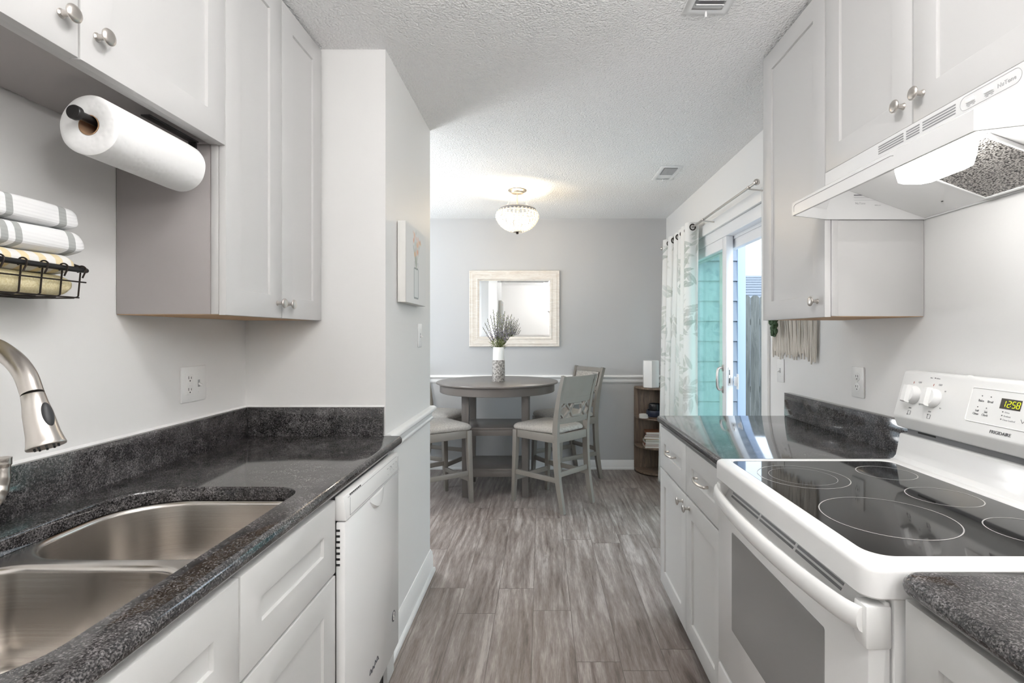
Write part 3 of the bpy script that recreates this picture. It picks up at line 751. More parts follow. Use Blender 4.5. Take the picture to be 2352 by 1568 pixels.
# near right run
XBN = .612
nr = thing('base_cabinet', 'pale grey base cabinet in the lower right corner beside the range', 'cabinet', (.92, .45, 0))
MB().box(XBN+.022, XR-.002, -.02, .866, .10, .875, .001).build('carcass', M['cab_white'], nr)
MB().box(XBN+.085, XBN+.10, -.02, .866, 0, .10).build('toe_kick', M['dark'], nr)
shaker(XBN, -1, -.018, .8645, .672, .866).build('drawer', M['cab_white'], nr); shaker(XBN, -1, -.018, .8645, .115, .664).build('door', M['cab_white'], nr)
wn_ = thing('worktop', 'dark granite counter corner at the lower right, in front of the range', 'worktop', (.91, .42, ZC-TH))
mb = MB(); ins_p = [(.597, -.02), (XR-.001, -.02), (XR-.001, .867), (.597, .867)]
for k in range(9):
    pass
L = []
for k in range(9):
    a = PI*k/8; ins = .014*(1-math.sin(a)); z = ZC-TH/2+TH/2*math.cos(a)
    L.append([(x, y, z) for x, y in rpoly([(.597+ins, -.02), (XR-.001, -.02), (XR-.001, .867-ins*.4), (.597+ins, .867-ins*.4)], [0, 0, 0, .026], 8)])
mb.loft(L); mb.build('slab', M['granite'], wn_)
MB().box(XR-.030, XR-.001, -.02, .866, ZC, ZC+.112, .0008).build('backsplash', M['granite'], wn_)
# ================================================================== RANGE
RY0, RY1 = .873, 1.635
rg = thing('range', 'white electric range with black glass cooktop and oven window', 'range', (.88, 1.254, 0))
RF = .552
MB().box(.604, 1.195, RY0+.006, RY1-.006, .02, .862, .003).build('body', M['white_enamel'], rg)
# cooktop frame with rounded corners and a hole for the glass
glass = rpoly([(.592, .916), (1.086, .916), (1.086, 1.606), (.592, 1.606)], [.040, .035, .035, .022], 8)
fo = rpoly([(RF, RY0), (1.128, RY0), (1.128, RY1), (RF, RY1)], [.034, .018, .018, .022], 8)
mb = MB(); ZT = .918
loops = [[(x, y, .858) for x, y in inset(fo, .004)], [(x, y, .862) for x, y in fo], [(x, y, ZT-.014) for x, y in fo]]
for k in range(1, 6):
    a = PI/2*k/5; loops.append([(x, y, ZT-.014+.014*math.sin(a)) for x, y in inset(fo, .014*(1-math.cos(a)))])
mb.loft(loops, True, False); gl0 = inset(glass, -.004)
mb.fill([inset(fo, .014), gl0], ZT); mb.loft([[(x, y, ZT) for x, y in gl0], [(x, y, ZT-.0035) for x, y in glass], [(x, y, ZT-.006) for x, y in glass]], False, False)
mb.build('cooktop_frame', M['white_enamel'], rg, weld=True)
g = MB(); g.loft([[(x, y, ZT-.010) for x, y in glass], [(x, y, ZT-.0025) for x, y in inset(glass, .0012)]]); ct = g.build('cooktop_glass', M['cooktop'], rg, 'black glass cooktop')
ZG = ZT-.0021
for x, y, r, r2 in ((.728, 1.432, .116, .086), (.752, 1.118, .130, 0), (.985, 1.468, .074, 0), (.980, 1.252, .077, 0), (.990, 1.030, .080, 0)):
    q = MB().ring((x, y, ZG), r-.0012, r+.0012)
    if r2: q.ring((x, y, ZG), r2-.0006, r2+.0006)
    q.build('burner_ring', M['ring'], ct)
# riser and back console
rp = [(1.108, .9165), (1.118, .920), (1.1265, .930), (1.131, .95), (1.1385, .994), (1.142, .9985), (1.150, .9995), (1.19, .9995), (1.19, .9165)]
MB().prism(rp, 'y', RY0+.002, RY1-.002, .0015).build('riser', M['white_enamel'], rg)
MB().box(1.152, 1.19, RY0+.02, RY1-.02, .9995, 1.02).build('console_recess', M['grey_plastic'], rg)
MB().box(1.1512, 1.153, 1.50, 1.57, 1.0085, 1.0135).build('vent_slot', M['dark'], rg)
cp = [(1.1517, 1.0145), (1.1286, 1.0225), (1.1175, 1.053), (1.1178, 1.059), (1.1535, 1.190), (1.158, 1.1955), (1.168, 1.197), (1.195, 1.197), (1.195, 1.0145)]
con = MB().prism(cp, 'y', RY0+.004, RY1-.004, .003).build('console', M['white_plastic'], rg)
fu_ = Vector((.0357, 0, .131)).normalized(); fn = Vector((-1, 0, 0)); fn = (fn-fu_*fn.dot(fu_)).normalized()
def cf(y, z, out=.0006):
    """point on the slanted console face"""
    x = 1.1178+(z-1.059)*(.0357/.131); p_ = Vector((x, y, z))+fn*out; return (p_.x, p_.y, p_.z)
RD = (0, -1, 0)
for y, ang in ((1.566, 0), (1.487, 0), (1.02, 0), (.945, 0)):
    o_ = Vector(cf(y, 1.126, -.001))
    k_ = MB().lathe([(0, 0), (.0275, 0), (.0285, .003), (.0275, .008), (.0262, .019), (.0245, .0225), (0, .0235)], o_, fn, 40)
    # finger grip across the knob
    up_ = fu_; lat = Vector((0, 1, 0)); a_ = o_+fn*.020
    vs_ = []
    for h_, w_, l_ in ((0, .0125, .0275), (.010, .0105, .0265), (.0135, .008, .024)):
        vs_.append([tuple(a_+fn*h_+lat*sx*w_+up_*sy*l_) for sx, sy in ((-1, -1), (1, -1), (1, 1), (-1, 1))])
    k_.loft(vs_); kb = k_.build('control_knob', M['white_plastic'], con)
    tk = MB(); tk.beam(Vector(cf(y+.012, 1.160)), Vector(cf(y+.012, 1.166)), .0012, .0008, up=fn, bev=0); tk.build('knob_mark', M['red_ink'], con)
    text_mesh('OFF', .0075, cf(y-.006, 1.163), RD, fu_, M['ink_soft'], con)
    text_mesh('HI', .005, cf(y-.033, 1.148), RD, fu_, M['ink_soft'], con); text_mesh('MED', .005, cf(y+.006, 1.0855), RD, fu_, M['ink_soft'], con); text_mesh('LO', .005, cf(y-.030, 1.10), RD, fu_, M['ink_soft'], con)
    sq = MB(); s_ = .0055; P_ = [(y+s_, 1.073-s_), (y-s_, 1.073-s_), (y-s_, 1.073+s_), (y+s_, 1.073+s_)]
    for i in range(4): sq.beam(Vector(cf(*P_[i])), Vector(cf(*P_[(i+1) % 4])), .0008, .0006, up=fn, bev=0)
    dk = P_[0] if y > 1.53 else P_[3]; sq.sphere(cf(*dk), .0017, 8, 6); sq.build('burner_icon', M['ink'], con)
text_mesh('Hot', .005, cf(1.518, 1.181), RD, fu_, M['ink_soft'], con); MB().sphere(cf(1.5, 1.183), .0016, 8, 6).build('indicator', M['ink'], con); text_mesh('Surface', .005, cf(1.496, 1.181), RD, fu_, M['ink_soft'], con)
# display panel: shallow framed recess
pb = MB(); py0, py1, pz0, pz1 = 1.143, 1.366, 1.083, 1.172
rr_ = rpoly([(py1, pz0), (py0, pz0), (py0, pz1), (py1, pz1)], .008, 5); ri_ = inset(rr_, .0035 if True else 0)
def area(P): return sum(P[i-1][0]*P[i][1]-P[i][0]*P[i-1][1] for i in range(len(P)))/2
if area(rr_) < 0: rr_ = rr_[::-1]
ri_ = inset(rr_, .003); rm_ = inset(rr_, .0015)
pb.loft([[cf(y, z, .0001) for y, z in rr_], [cf(y, z, .0018) for y, z in rm_], [cf(y, z, .0004) for y, z in ri_]], False, True)
pbo = pb.build('display_panel', M['white_plastic'], con)
DW0, DW1, DZ0, DZ1 = 1.2185, 1.274, 1.128, 1.153
s4 = [cf(DW1, DZ0, .0008), cf(DW0, DZ0, .0008), cf(DW0, DZ1, .0008), cf(DW1, DZ1, .0008)]
q = MB(); q._add(s4, [(0, 1, 2, 3)]); dsp = q.build('clock_display', M['display'], pbo, 'dark clock display reading 12:58')
SEG = {'1': 'bc', '2': 'abged', '5': 'afgcd', '8': 'abcdefg'}
sg = MB()
def seg7(ch, y, z, w_, h_):
    P = {'a': ((0, 1), (1, 1)), 'b': ((1, 1), (1, .5)), 'c': ((1, .5), (1, 0)), 'd': ((0, 0), (1, 0)), 'e': ((0, .5), (0, 0)), 'f': ((0, 1), (0, .5)), 'g': ((0, .5), (1, .5))}
    for s_ in SEG[ch]:
        (a, b_), (c_, d_) = P[s_]; sh = .12
        pa = Vector(cf(y-(a+sh*b_)*w_, z+b_*h_, .0013)); pb_ = Vector(cf(y-(c_+sh*d_)*w_, z+d_*h_, .0013)); dd_ = (pb_-pa)*.1
        sg.beam(pa+dd_, pb_-dd_, .0012, .0004, up=fn, bev=0)
for i, (ch, yy) in enumerate(zip('1258', (1.268, 1.2545, 1.2415, 1.230))): seg7(ch, yy, 1.133, .0075, .015)
sg.sphere(cf(1.2445, 1.145, .0013), .0008, 6, 4).sphere(cf(1.2455, 1.136, .0013), .0008, 6, 4)
sg.build('clock_digits', M['digits'], dsp, 'yellow green digits 12:58')
for tx, y, z, s_ in (('Bake', 1.338, 1.137, .0085), ('Broil', 1.311, 1.137, .0085), ('Self', 1.340, 1.111, .0075), ('Clean', 1.345, 1.103, .0075), ('Set', 1.313, 1.111, .0075), ('Clock', 1.318, 1.103, .0075)):
    text_mesh(tx, s_, cf(y, z), RD, fu_, M['ink'], pbo)
for y, z in ((1.330, 1.152), (1.304, 1.152), (1.335, 1.123), (1.309, 1.123), (1.262, 1.121), (1.262, 1.112), (1.262, 1.103), (1.205, 1.14)): MB().sphere(cf(y, z), .0015, 8, 6).build('indicator', M['ink'], pbo)
for tx, z in (('Oven', 1.1185), ('Preheat', 1.1095), ('Door Locked', 1.1005)): text_mesh(tx, .006, cf(1.257, z), RD, fu_, M['ink_soft'], pbo)
vv_ = MB().beam(Vector(cf(1.211, 1.110)), Vector(cf(1.2055, 1.102)), .0009, .0006, up=fn, bev=0).beam(Vector(cf(1.2055, 1.102)), Vector(cf(1.200, 1.110)), .0009, .0006, up=fn, bev=0); vv_.build('arrow_mark', M['ink'], pbo)
text_mesh('FRIGIDAIRE', .0115, cf(1.2835, 1.0655), RD, fu_, M['ink'], con, 'brand_lettering')
MB().sphere((1.17, 1.40, 1.197), .005, 12, 8, (1, 1.6, .6)).build('rear_screw_cap', M['white_plastic'], con)
# oven door
od = MB(); OD0, OD1 = RY0+.010, RY1-.006
od.prism([(.562, .286), (.600, .286), (.600, .850), (.594, .852), (.562, .785)], 'y', OD0, OD1, .002)
odo = od.build('oven_door', M['white_enamel'], rg)
wp = rpoly([(1.513, .440), (1.018, .440), (1.018, .730), (1.513, .730)], .006, 4)
if area(wp) < 0: wp = wp[::-1]
q = MB(); q.loft([[(.563, y, z) for y, z in wp], [(.5608, y, z) for y, z in inset(wp, .001)]]); q.build('oven_window', M['oven_glass'], odo, 'grey dotted oven window')
hb = MB(); n_ = 25; sect = 12; loops = []
for k in range(n_):
    t_ = k/(n_-1); y = OD0+.006+(OD1-OD0-.012)*t_; bow = math.sin(PI*t_)**.55; xc = .556-.034*bow; zc = .818-.002*bow
    rx, rz = .011+.002*bow, .022
    loops.append([(xc+rx*math.cos(2*PI*j/sect), y, zc+rz*math.sin(2*PI*j/sect)) for j in range(sect)])
hb.loft(loops); hb.build('door_handle', M['white_plastic'], odo)
# end caps of the handle wrap onto the door corners
MB().box(.556, .602, OD0-.004, OD0+.034, .770, .846, .006).build('handle_end_cap', M['white_plastic'], odo); MB().box(.556, .602, OD1-.030, OD1+.002, .785, .846, .006).build('handle_end_cap', M['white_plastic'], odo)
vt = MB()
for gy0, gy1 in ((1.372, 1.560), (1.180, 1.360), (.990, 1.168)):
    for t_ in (.53, .67, .81):
        x_, z_ = .562+.032*t_, .785+.067*t_
        vt.prism([(x_-.0012, z_-.0026), (x_+.0012, z_+.0026), (x_+.0002, z_+.0031), (x_-.0022, z_-.0021)], 'y', gy0, gy1)
vt.build('door_vent', M['grey_plastic'], odo)
dw_ = MB().box(.560, .602, OD0, OD1, .055, .278, .006); dwo = dw_.build('storage_drawer', M['white_enamel'], rg)
MB().box(.62, .64, RY0+.02, RY1-.02, 0, .055).build('toe_plate', M['dark'], rg)
for y in (RY0+.05, RY1-.05):
    MB().lathe([(.018, 0), (.018, .03), (0, .03)], (1.12, y, 0), (0, 0, 1), 16).build('levelling_foot', M['dark'], rg)

# ================================================================== RANGE HOOD
hd = thing('range_hood', 'white under-cabinet range hood over the cooktop, lamp switched on', 'range hood', (1.0, 1.242, 1.673))
Y_0, Y_1 = .862, 1.622; XW = XR-.002
lo = [(XW, Y_1), (.896, Y_1), (.768, 1.572), (.768, .912), (.896, Y_0), (XW, Y_0)]
up_ = [(XW, Y_1), (.897, Y_1), (.897, 1.572), (.897, .912), (.897, Y_0), (XW, Y_0)]
q = MB(); Z0 = 1.673
q.loft([[(x, y, 1.819) for x, y in up_], [(x, y, 1.780) for x, y in up_], [(x, y, 1.7115) for x, y in lo], [(x, y, Z0) for x, y in lo],
        [(x, y, Z0) for x, y in [(XW-.006, Y_1-.004), (.899, Y_1-.004), (.775, 1.569), (.775, .915), (.899, Y_0+.004), (XW-.006, Y_0+.004)]],
        [(x, y, 1.705) for x, y in [(XW-.006, Y_1-.004), (.899, Y_1-.004), (.777, 1.569), (.777, .915), (.899, Y_0+.004), (XW-.006, Y_0+.004)]],
        [(x, y, 1.775) for x, y in [(XW-.006, Y_1-.004), (.902, Y_1-.004), (.902, 1.569), (.902, .915), (.902, Y_0+.004), (XW-.006, Y_0+.004)]]])
q.build('shell', M['hood_enamel'], hd, angle=20)
sl = .37
def inc(x): return 1.677+(XW-.012-x)*sl
ip = MB(); ip.prism([(XW-.007, 1.677), (.93, inc(.93)), (.93, inc(.93)+.003), (XW-.007, 1.680)], 'y', Y_0+.0045, Y_1-.0045); ipo = ip.build('inner_panel', M['white_enamel'], hd)
# filter with frame
ft = MB(); fx_, fy_ = (.985, 1.188), (1.135, 1.372)
ft._add([(fx_[0], fy_[0], inc(fx_[0])-.0065), (fx_[1], fy_[0], inc(fx_[1])-.0065), (fx_[1], fy_[1], inc(fx_[1])-.0065), (fx_[0], fy_[1], inc(fx_[0])-.0065),
         (fx_[0], fy_[0], inc(fx_[0])-.001), (fx_[1], fy_[0], inc(fx_[1])-.001), (fx_[1], fy_[1], inc(fx_[1])-.001), (fx_[0], fy_[1], inc(fx_[0])-.001)],
        [(3,2,1,0),(4,5,6,7),(0,1,5,4),(1,2,6,5),(2,3,7,6),(3,0,4,7)])
fl = ft.build('grease_filter', M['filter'], hd, 'aluminium mesh filter')
ff = MB()
def ib(x, y, o=-.005): return Vector((x, y, inc(x)+o))
cs4 = [(fx_[0], fy_[0]), (fx_[1], fy_[0]), (fx_[1], fy_[1]), (fx_[0], fy_[1])]
for i in range(4): ff.beam(ib(*cs4[i]), ib(*cs4[(i+1) % 4]), .007, .009, up=(sl, 0, 1), bev=.001)
ff.build('filter_frame', M['white_enamel'], fl)
# lamp lens: eight-sided white diffuser
lp = rpoly([(.845, 1.045), (.985, 1.045), (.985, 1.315), (.845, 1.315)], 0)
lc = [(.868, 1.13), (.955, 1.13), (.972, 1.145), (.972, 1.262), (.948, 1.292), (.890, 1.292), (.868, 1.255)]
q = MB(); q.loft([[(x, y, 1.762) for x, y in inset(lc, -.004)], [(x, y, 1.715) for x, y in lc], [(x, y, 1.690) for x, y in inset(lc, .006)], [(x, y, 1.683) for x, y in inset(lc, .018)]]); q.build('lamp_lens', M['hood_lens'], hd, 'glowing white lamp lens')
q = MB()
for gy0, gy1 in ((1.272, 1.366), (1.218, 1.262), (1.112, 1.208)):
    for j in range(4): q.box(.8964, .8972, gy0, gy1, 1.7885+.0062*j, 1.7915+.0062*j)
q.build('vent_slots', M['grey_plastic'], hd)
ov = rpoly([(.958, 1.785), (1.10, 1.785), (1.10, 1.814), (.958, 1.814)], .0143, 8)
MB().tube([(.8967, y, z) for y, z in ov], .0005, 6, closed=True).build('switch_outline', M['ink_soft'], hd)
for y in (1.072, 1.028):
    s_ = MB().box(.8925, .8975, y-.010, y+.010, 1.797, 1.805, .001).build('rocker_switch', M['white_plastic'], hd)
    MB().box(.8961, .8966, y-.011, y+.011, 1.7925, 1.7935).box(.8961, .8966, y-.009, y-.004, 1.7895, 1.7905).box(.8961, .8966, y+.002, y+.008, 1.7895, 1.7905).build('switch_marks', M['ink_soft'], hd)
text_mesh('NuTone', .012, (.8965, 1.010, 1.7945), (0, -1, 0), (0, 0, 1), M['ink_soft'], hd, 'brand_lettering')
# embossed line along the lip
MB().tube([(.7676, y, z) for y, z in ((1.56, 1.682), (1.56, 1.699), (1.55, 1.7035), (1.13, 1.7035), (1.12, 1.701))], .0006, 6).build('lip_groove', M['ink_soft'], hd)
# printed care label on the inside of the far cheek
yi = Y_1-.0046
def cheek(tx, s_, x, z, mat, al='CENTER'): text_mesh(tx, s_, (x, yi, z), (1, 0, 0), (0, 0, 1), mat, hd, 'printed_label', .0002, al)
cheek('CAUTION', .0075, 1.027, 1.7715, M['ink']); cheek('FILTER IS A GREASE LADEN SURFACE.', .0052, 1.027, 1.766, M['ink']); cheek('FREQUENTLY. BE CAREFUL WHEN USING', .0052, 1.027, 1.760, M['ink']); cheek('CLEANING AGENTS.', .0052, 1.027, 1.754, M['ink'])
MB().box(.985, 1.072, yi-.0003, yi+.001, 1.7475, 1.750).build('printed_label', M['ink'], hd)
MB().box(.985, 1.072, yi-.0003, yi+.001, 1.7425, 1.7431).box(.985, 1.060, yi-.0003, yi+.001, 1.740, 1.7406).box(.985, 1.072, yi-.0003, yi+.001, 1.733, 1.7334).build('printed_label', M['ink_soft'], hd)
cheek('NuTone', .0095, 1.005, 1.720, M['ink_soft']); cheek('SERIAL NO.', .004, 1.060, 1.716, M['ink_soft'])
MB().sphere((1.155, 1.48, inc(1.155)-.0002), .003, 10, 6, (1, 1, .4)).build('screw_hole', M['dark'], ipo)

# ================================================================== LEFT WALL ITEMS
ph = thing('paper_towel_holder', 'black under-cabinet paper towel holder', 'holder', (-.93, 1.2, 1.826))
RXC, RZC = -.926, 1.752
q = MB().box(-.936, -.914, 1.20, 1.372, 1.8215, 1.8255, .001).box(-.936, -.916, 1.362, 1.368, RZC-.008, 1.823, .001); q.build('bracket', M['black_metal'], ph)
q = MB().tube([(RXC, 1.028, RZC), (RXC, 1.366, RZC)], .0085, 16); q.lathe([(0, 0), (.013, 0), (.0145, .002), (.0145, .010), (.0085, .012), (.0085, .02)], (RXC, 1.015, RZC), (0, 1, 0), 24); q.build('rod', M['black_metal'], ph)
RR, cz = .0615, RZC-.012
pr = thing('paper_towel_roll', 'white paper towel roll hanging under the left upper cabinet', 'paper towel', (RXC, 1.19, cz))
n_ = 72; loops = []
for y, rr_ in ((1.052, .021), (1.050, .030), (1.0495, .050), (1.051, RR-.003), (1.054, RR), (1.10, RR), (1.2, RR), (1.30, RR), (1.325, RR-.001), (1.329, RR-.005), (1.330, .03), (1.329, .021)):
    loops.append([(RXC+rr_*(1+.010*math.sin(3*a+y*9)*(rr_ > .04)+.006*math.sin(7*a)*(rr_ > .04))*math.cos(a), y, cz+rr_*(1+.010*math.sin(3*a+y*9)*(rr_ > .04))*math.sin(a)) for a in [2*PI*k/n_ for k in range(n_)]])
q = MB(); q.loft(loops, False, False); q.build('sheet_roll', M['papertowel'], pr)
q = MB(); q.loft([[(RXC+r_*math.cos(2*PI*k/40), y, cz+r_*math.sin(2*PI*k/40)) for k in range(40)] for r_, y in ((.0212, 1.051), (.0196, 1.0505), (.0196, 1.3285), (.0212, 1.3285))], False, False); q.build('cardboard_core', M['card'], pr, 'brown cardboard core')

wb = thing('wire_basket', 'black wire basket mounted on the wall left of the tall cabinet', 'basket', (-1.10, 1.0, 1.39))
BY0, BY1, BXF, BXB, BZ0, BZ1 = .62, 1.157, -1.022, -1.156, 1.392, 1.454
q = MB().tube(spline([(BXB, BY1+.012, BZ1+.028), (-1.09, BY1+.010, BZ1+.020), (-1.034, BY1+.004, BZ1+.003), (BXF, BY1-.012, BZ1), (BXF, BY1-.06, BZ1)], 6)+[Vector((BXF, BY0, BZ1))], .0058, 12); q.build('top_rail', M['black_metal'], wb)
ys = [BY1-.014-.0435*k for k in range(13)]
q = MB()
for y in ys:
    q.tube([(BXB, y, BZ1+.026), (BXB+.004, y, BZ0+.004), (BXB+.012, y, BZ0), (BXF-.018, y, BZ0), (BXF-.008, y, BZ0+.004), (BXF-.003, y, BZ1-.004)], .0016, 8)
for z in (BZ0+.001, BZ0+.036): q.tube([(BXF-.010 if z < BZ0+.01 else BXF-.005, BY0, z), (BXF-.010 if z < BZ0+.01 else BXF-.005, BY1-.010+(.012 if z > BZ0+.01 else 0), z)], .0016, 8)
q.tube([(BXB+.01, BY0, BZ0), (BXB+.01, BY1-.014, BZ0)], .0016, 8).tube([(-1.09, BY0, BZ0), (-1.09, BY1-.014, BZ0)], .0016, 8)
q.build('wire_grid', M['bronze'], wb)
q = MB()
for y in ys:
    q.tube(spline([(BXF-.009, y, BZ1-.006), (BXF-.006, y, BZ1+.007), (BXF+.003, y, BZ1+.0085), (BXF+.009, y, BZ1+.001), (BXF+.005, y-.004, BZ1-.018)], 5), .0017, 8)
q.build('clip_hooks', M['bronze'], wb)

def folded(name, label, xc, zc, wx, hz, y0, y1, mat, group, seed=0, droop=0.0):
    """thick folded cloth lying along Y with a rounded end"""
    rd = random.Random(seed); n_ = 36; loops = []; N_ = 22
    for k in range(N_+1):
        re_ = hz*.5; th_ = PI/2*max(0, k-10)/(N_-10); y = y0+(y1-re_-y0)*k/10 if k <= 10 else y1-re_+re_*math.sin(th_)
        t_ = (y-y0)/(y1-y0); sc = max(.03, math.cos(th_)**.8)
        L = []
        for j in range(n_):
            a = 2*PI*j/n_; ca, sa = math.cos(a), math.sin(a); p_ = .55
            x = wx/2*math.copysign(abs(ca)**p_, ca); z = hz/2*math.copysign(abs(sa)**p_, sa)
            wob = 1+.03*math.sin(5*a+seed)+.02*math.sin(9*t_+seed*2)
            yy = y-(1-sc)*.0; L.append((xc+x*wob*(.80+.20*sc), yy, zc+z*wob*(.04+.96*sc)+droop*t_+.0015*math.sin(12*t_+seed)))
        loops.append(L)
    q = MB(); q.loft(loops); o = q.build(name, mat, None, angle=60)
    rebase(o, (xc, (y0+y1)/2, zc-hz/2)); return tag(o, label, 'towel', group)
TG = 'folded kitchen towels in the wire basket'
ym = (.63+1.142)/2
folded('folded_towel', 'pale yellow waffle-weave towel at the bottom of the wire basket', -1.09, 1.4185, .108, .047, .63, 1.142, M['yellow_weave'], TG, 1)
ystr = stripes('yellow and white striped cotton', (.82, .80, .77, 1), (.78, .66, .42, 1), [(-.26+.036*k, -.244+.036*k) for k in range(15)])
folded('folded_towel', 'white towel with pale yellow stripes, second from the bottom in the basket', -1.092, 1.4635, .112, .043, .63, 1.146, ystr, TG, 2)
bands = lambda y0, y1, L_: [(a-(y0+y1)/2, b_-(y0+y1)/2) for a, b_ in L_]
g1 = stripes('white ribbed cotton with grey bands', (.84, .84, .84, 1), (.40, .41, .40, 1), bands(.63, 1.172, [(1.125, 1.142), (1.012, 1.026), (.985, .999), (.958, .972)]))
g2 = stripes('white ribbed cotton with sage bands', (.84, .84, .84, 1), (.40, .41, .40, 1), bands(.63, 1.166, [(1.112, 1.130), (1.000, 1.014), (.973, .987), (.946, .960)]))
folded('folded_towel', 'white towel with grey bands, directly under the topmost one in the basket', -1.095, 1.5125, .118, .055, .63, 1.172, g1, TG, 3)
folded('folded_towel', 'white towel with grey bands, topmost of the basket stack', -1.098, 1.567, .112, .053, .63, 1.166, g2, TG, 4)

def plate(root_name, label, cat, side, x, yc, zc, w_, h_, kinds):
    """wall plate on a wall whose surface is x; side = +1 faces +X"""
    r_ = thing(root_name, label, cat, (x, yc, zc)); q = MB()
    q.box(x+side*.0003, x+side*.006, yc-w_/2, yc+w_/2, zc-h_/2, zc+h_/2, .0022); q.build('cover_plate', M['white_plastic'], r_)
    for off, kd in kinds:
        y = yc+off; xf = x+side*.006
        if kd == 'toggle':
            MB().box(xf-side*.001, xf+side*.0006, y-.005, y+.005, zc-.012, zc+.012).build('switch_slot', M['ink_soft'], r_)
            MB().beam((xf, y, zc), (xf+side*.012, y, zc-.007), .006, .008, .005, .006, up=(0, 0, 1), bev=.001).build('toggle', M['white_plastic'], r_)
            sc_ = (zc+.030, zc-.030)
        elif kd == 'decora':
            MB().box(xf-side*.001, xf+side*.002, y-.0165, y+.0165, zc-.033, zc+.033, .001).build('receptacle', M['white_plastic'], r_)
            s_ = MB()
            for dz in (.018, -.020):
                s_.box(xf, xf+side*.0024, y-.008, y-.006, zc+dz, zc+dz+.009).box(xf, xf+side*.0024, y+.005, y+.007, zc+dz, zc+dz+.007).lathe([(0, 0), (.0024, 0), (.0024, .0003), (0, .0003)], (xf+side*.002, y, zc+dz-.006), (side, 0, 0), 12)
            s_.build('outlet_slots', M['dark'], r_)
            MB().box(xf, xf+side*.003, y-.008, y+.008, zc+.0005, zc+.0045, .0005).box(xf, xf+side*.003, y-.008, y+.008, zc-.0055, zc-.0015, .0005).build('test_buttons', M['white_plastic'], r_)
            sc_ = (zc+.048, zc-.048)
        else:
            s_ = MB()
            for dz in (.0195, -.0195):
                q2 = MB(); q2.lathe([(0, 0), (.0165, 0), (.0165, .0015), (.0155, .002), (0, .002)], (xf-side*.0005, y, zc+dz), (side, 0, 0), 28); q2.build('receptacle', M['white_plastic'], r_)
                s_.box(xf, xf+side*.0022, y-.0075, y-.0055, zc+dz-.001, zc+dz+.008).box(xf, xf+side*.0022, y+.0055, y+.0072, zc+dz, zc+dz+.007).lathe([(0, 0), (.0024, 0), (.0024, .0003), (0, .0003)], (xf+side*.0018, y, zc+dz-.0075), (side, 0, 0), 12)
            s_.build('outlet_slots', M['dark'], r_); sc_ = (zc,)
        s_ = MB()
        for z in sc_: s_.lathe([(0, 0), (.0028, 0), (.0028, .0006), (0, .0008)], (xf, y, z), (side, 0, 0), 12)
        s_.build('screws', M['white_plastic'], r_)
    return r_
plate('outlet_plate', 'white double plate with outlet and toggle switch on the left wall above the granite', 'outlet', 1, XL, 1.712, 1.146, .120, .117, ((-.023, 'decora'), (.023, 'toggle')))
plate('light_switch', 'white toggle switch plate below the flower canvas', 'light switch', 1, XS, 2.578, 1.304, .072, .117, ((0, 'toggle'),))
plate('outlet_plate', 'white duplex outlet plate on the right wall behind the granite backsplash', 'outlet', -1, XR, 1.965, 1.128, .074, .117, ((0, 'duplex'),))
plate('light_switch', 'white toggle switch plate under the macrame, beside the patio door', 'light switch', -1, XR, 2.60, 1.127, .072, .117, ((0, 'toggle'),))

# ------------------------------------------------------------------ canvas painting on the stub wall
cv = thing('canvas_painting', 'white canvas painting of orange flowers in a glass jar', 'painting', (XS, 2.36, 1.447))
CY0, CY1, CZ0, CZ1, CX = 2.172, 2.548, 1.447, 1.792, XS+.040
MB().box(XS+.004, CX-.001, CY0, CY1, CZ0, CZ1, .002).build('canvas_block', M['paper_white'], cv)
ny, nz = 150, 140
yy, zz = np.meshgrid(np.linspace(CY0+.001, CY1-.001, ny+1), np.linspace(CZ0+.001, CZ1-.001, nz+1))
colr = np.ones(yy.shape+(3,))*np.array([.80, .80, .79]); rs = np.random.RandomState(3)
jy, jw = 2.352, .040                                      # generic jar
def blend(mask, c): colr[:] = colr*(1-mask[..., None])+np.array(c)*mask[..., None]
jz0, jz1 = 1.475, 1.61
inb = ((np.abs(yy-jy) < jw) & (zz > jz0) & (zz < jz1)).astype(float)
blend(inb*.35, (.62, .68, .68))
edge = (((np.abs(np.abs(yy-jy)-jw) < .0035) & (zz > jz0) & (zz < jz1)) | ((np.abs(zz-jz0) < .004) & (np.abs(yy-jy) < jw)) | ((np.abs(zz-jz1) < .003) & (np.abs(yy-jy) < jw*.8)) | ((np.abs(np.abs(yy-jy)-jw*.78) < .003) & (zz > jz1) & (zz < jz1+.03)))
blend(edge*.75, (.22, .25, .26))
for k in range(16):
    a = rs.uniform(-.7, .7); L_ = rs.uniform(.04, .135); ey, ez = jy+math.sin(a)*L_*1.0, jz1+.03+math.cos(a)*L_
    for tt in np.linspace(0, 1, 30):
        blend(np.exp(-(((yy-(jy+(ey-jy)*tt))/.0025)**2+((zz-(jz1+(ez-jz1)*tt))/.004)**2))*.35, (.35, .40, .33))
for k in range(26):
    a = rs.uniform(-.75, .75); L_ = rs.uniform(.03, .14); ey, ez = jy+math.sin(a)*L_*1.05, jz1+.03+math.cos(a)*L_
    c_ = [(.78, .36, .20), (.85, .52, .30), (.80, .62, .36), (.82, .60, .52), (.62, .64, .62)][rs.randint(5)]; s_ = rs.uniform(.006, .013)
    blend(np.exp(-(((yy-ey)/s_)**2+((zz-ez)/(s_*1.2))**2)**2)*.8, c_)
vsx = np.stack([np.full(yy.size, CX), yy.ravel(), zz.ravel()], 1)
fc_ = [(j*(ny+1)+i, j*(ny+1)+i+1, (j+1)*(ny+1)+i+1, (j+1)*(ny+1)+i) for j in range(nz) for i in range(ny)]
me = bpy.data.meshes.new('painted_face'); me.from_pydata([tuple(p) for p in vsx], [], fc_)
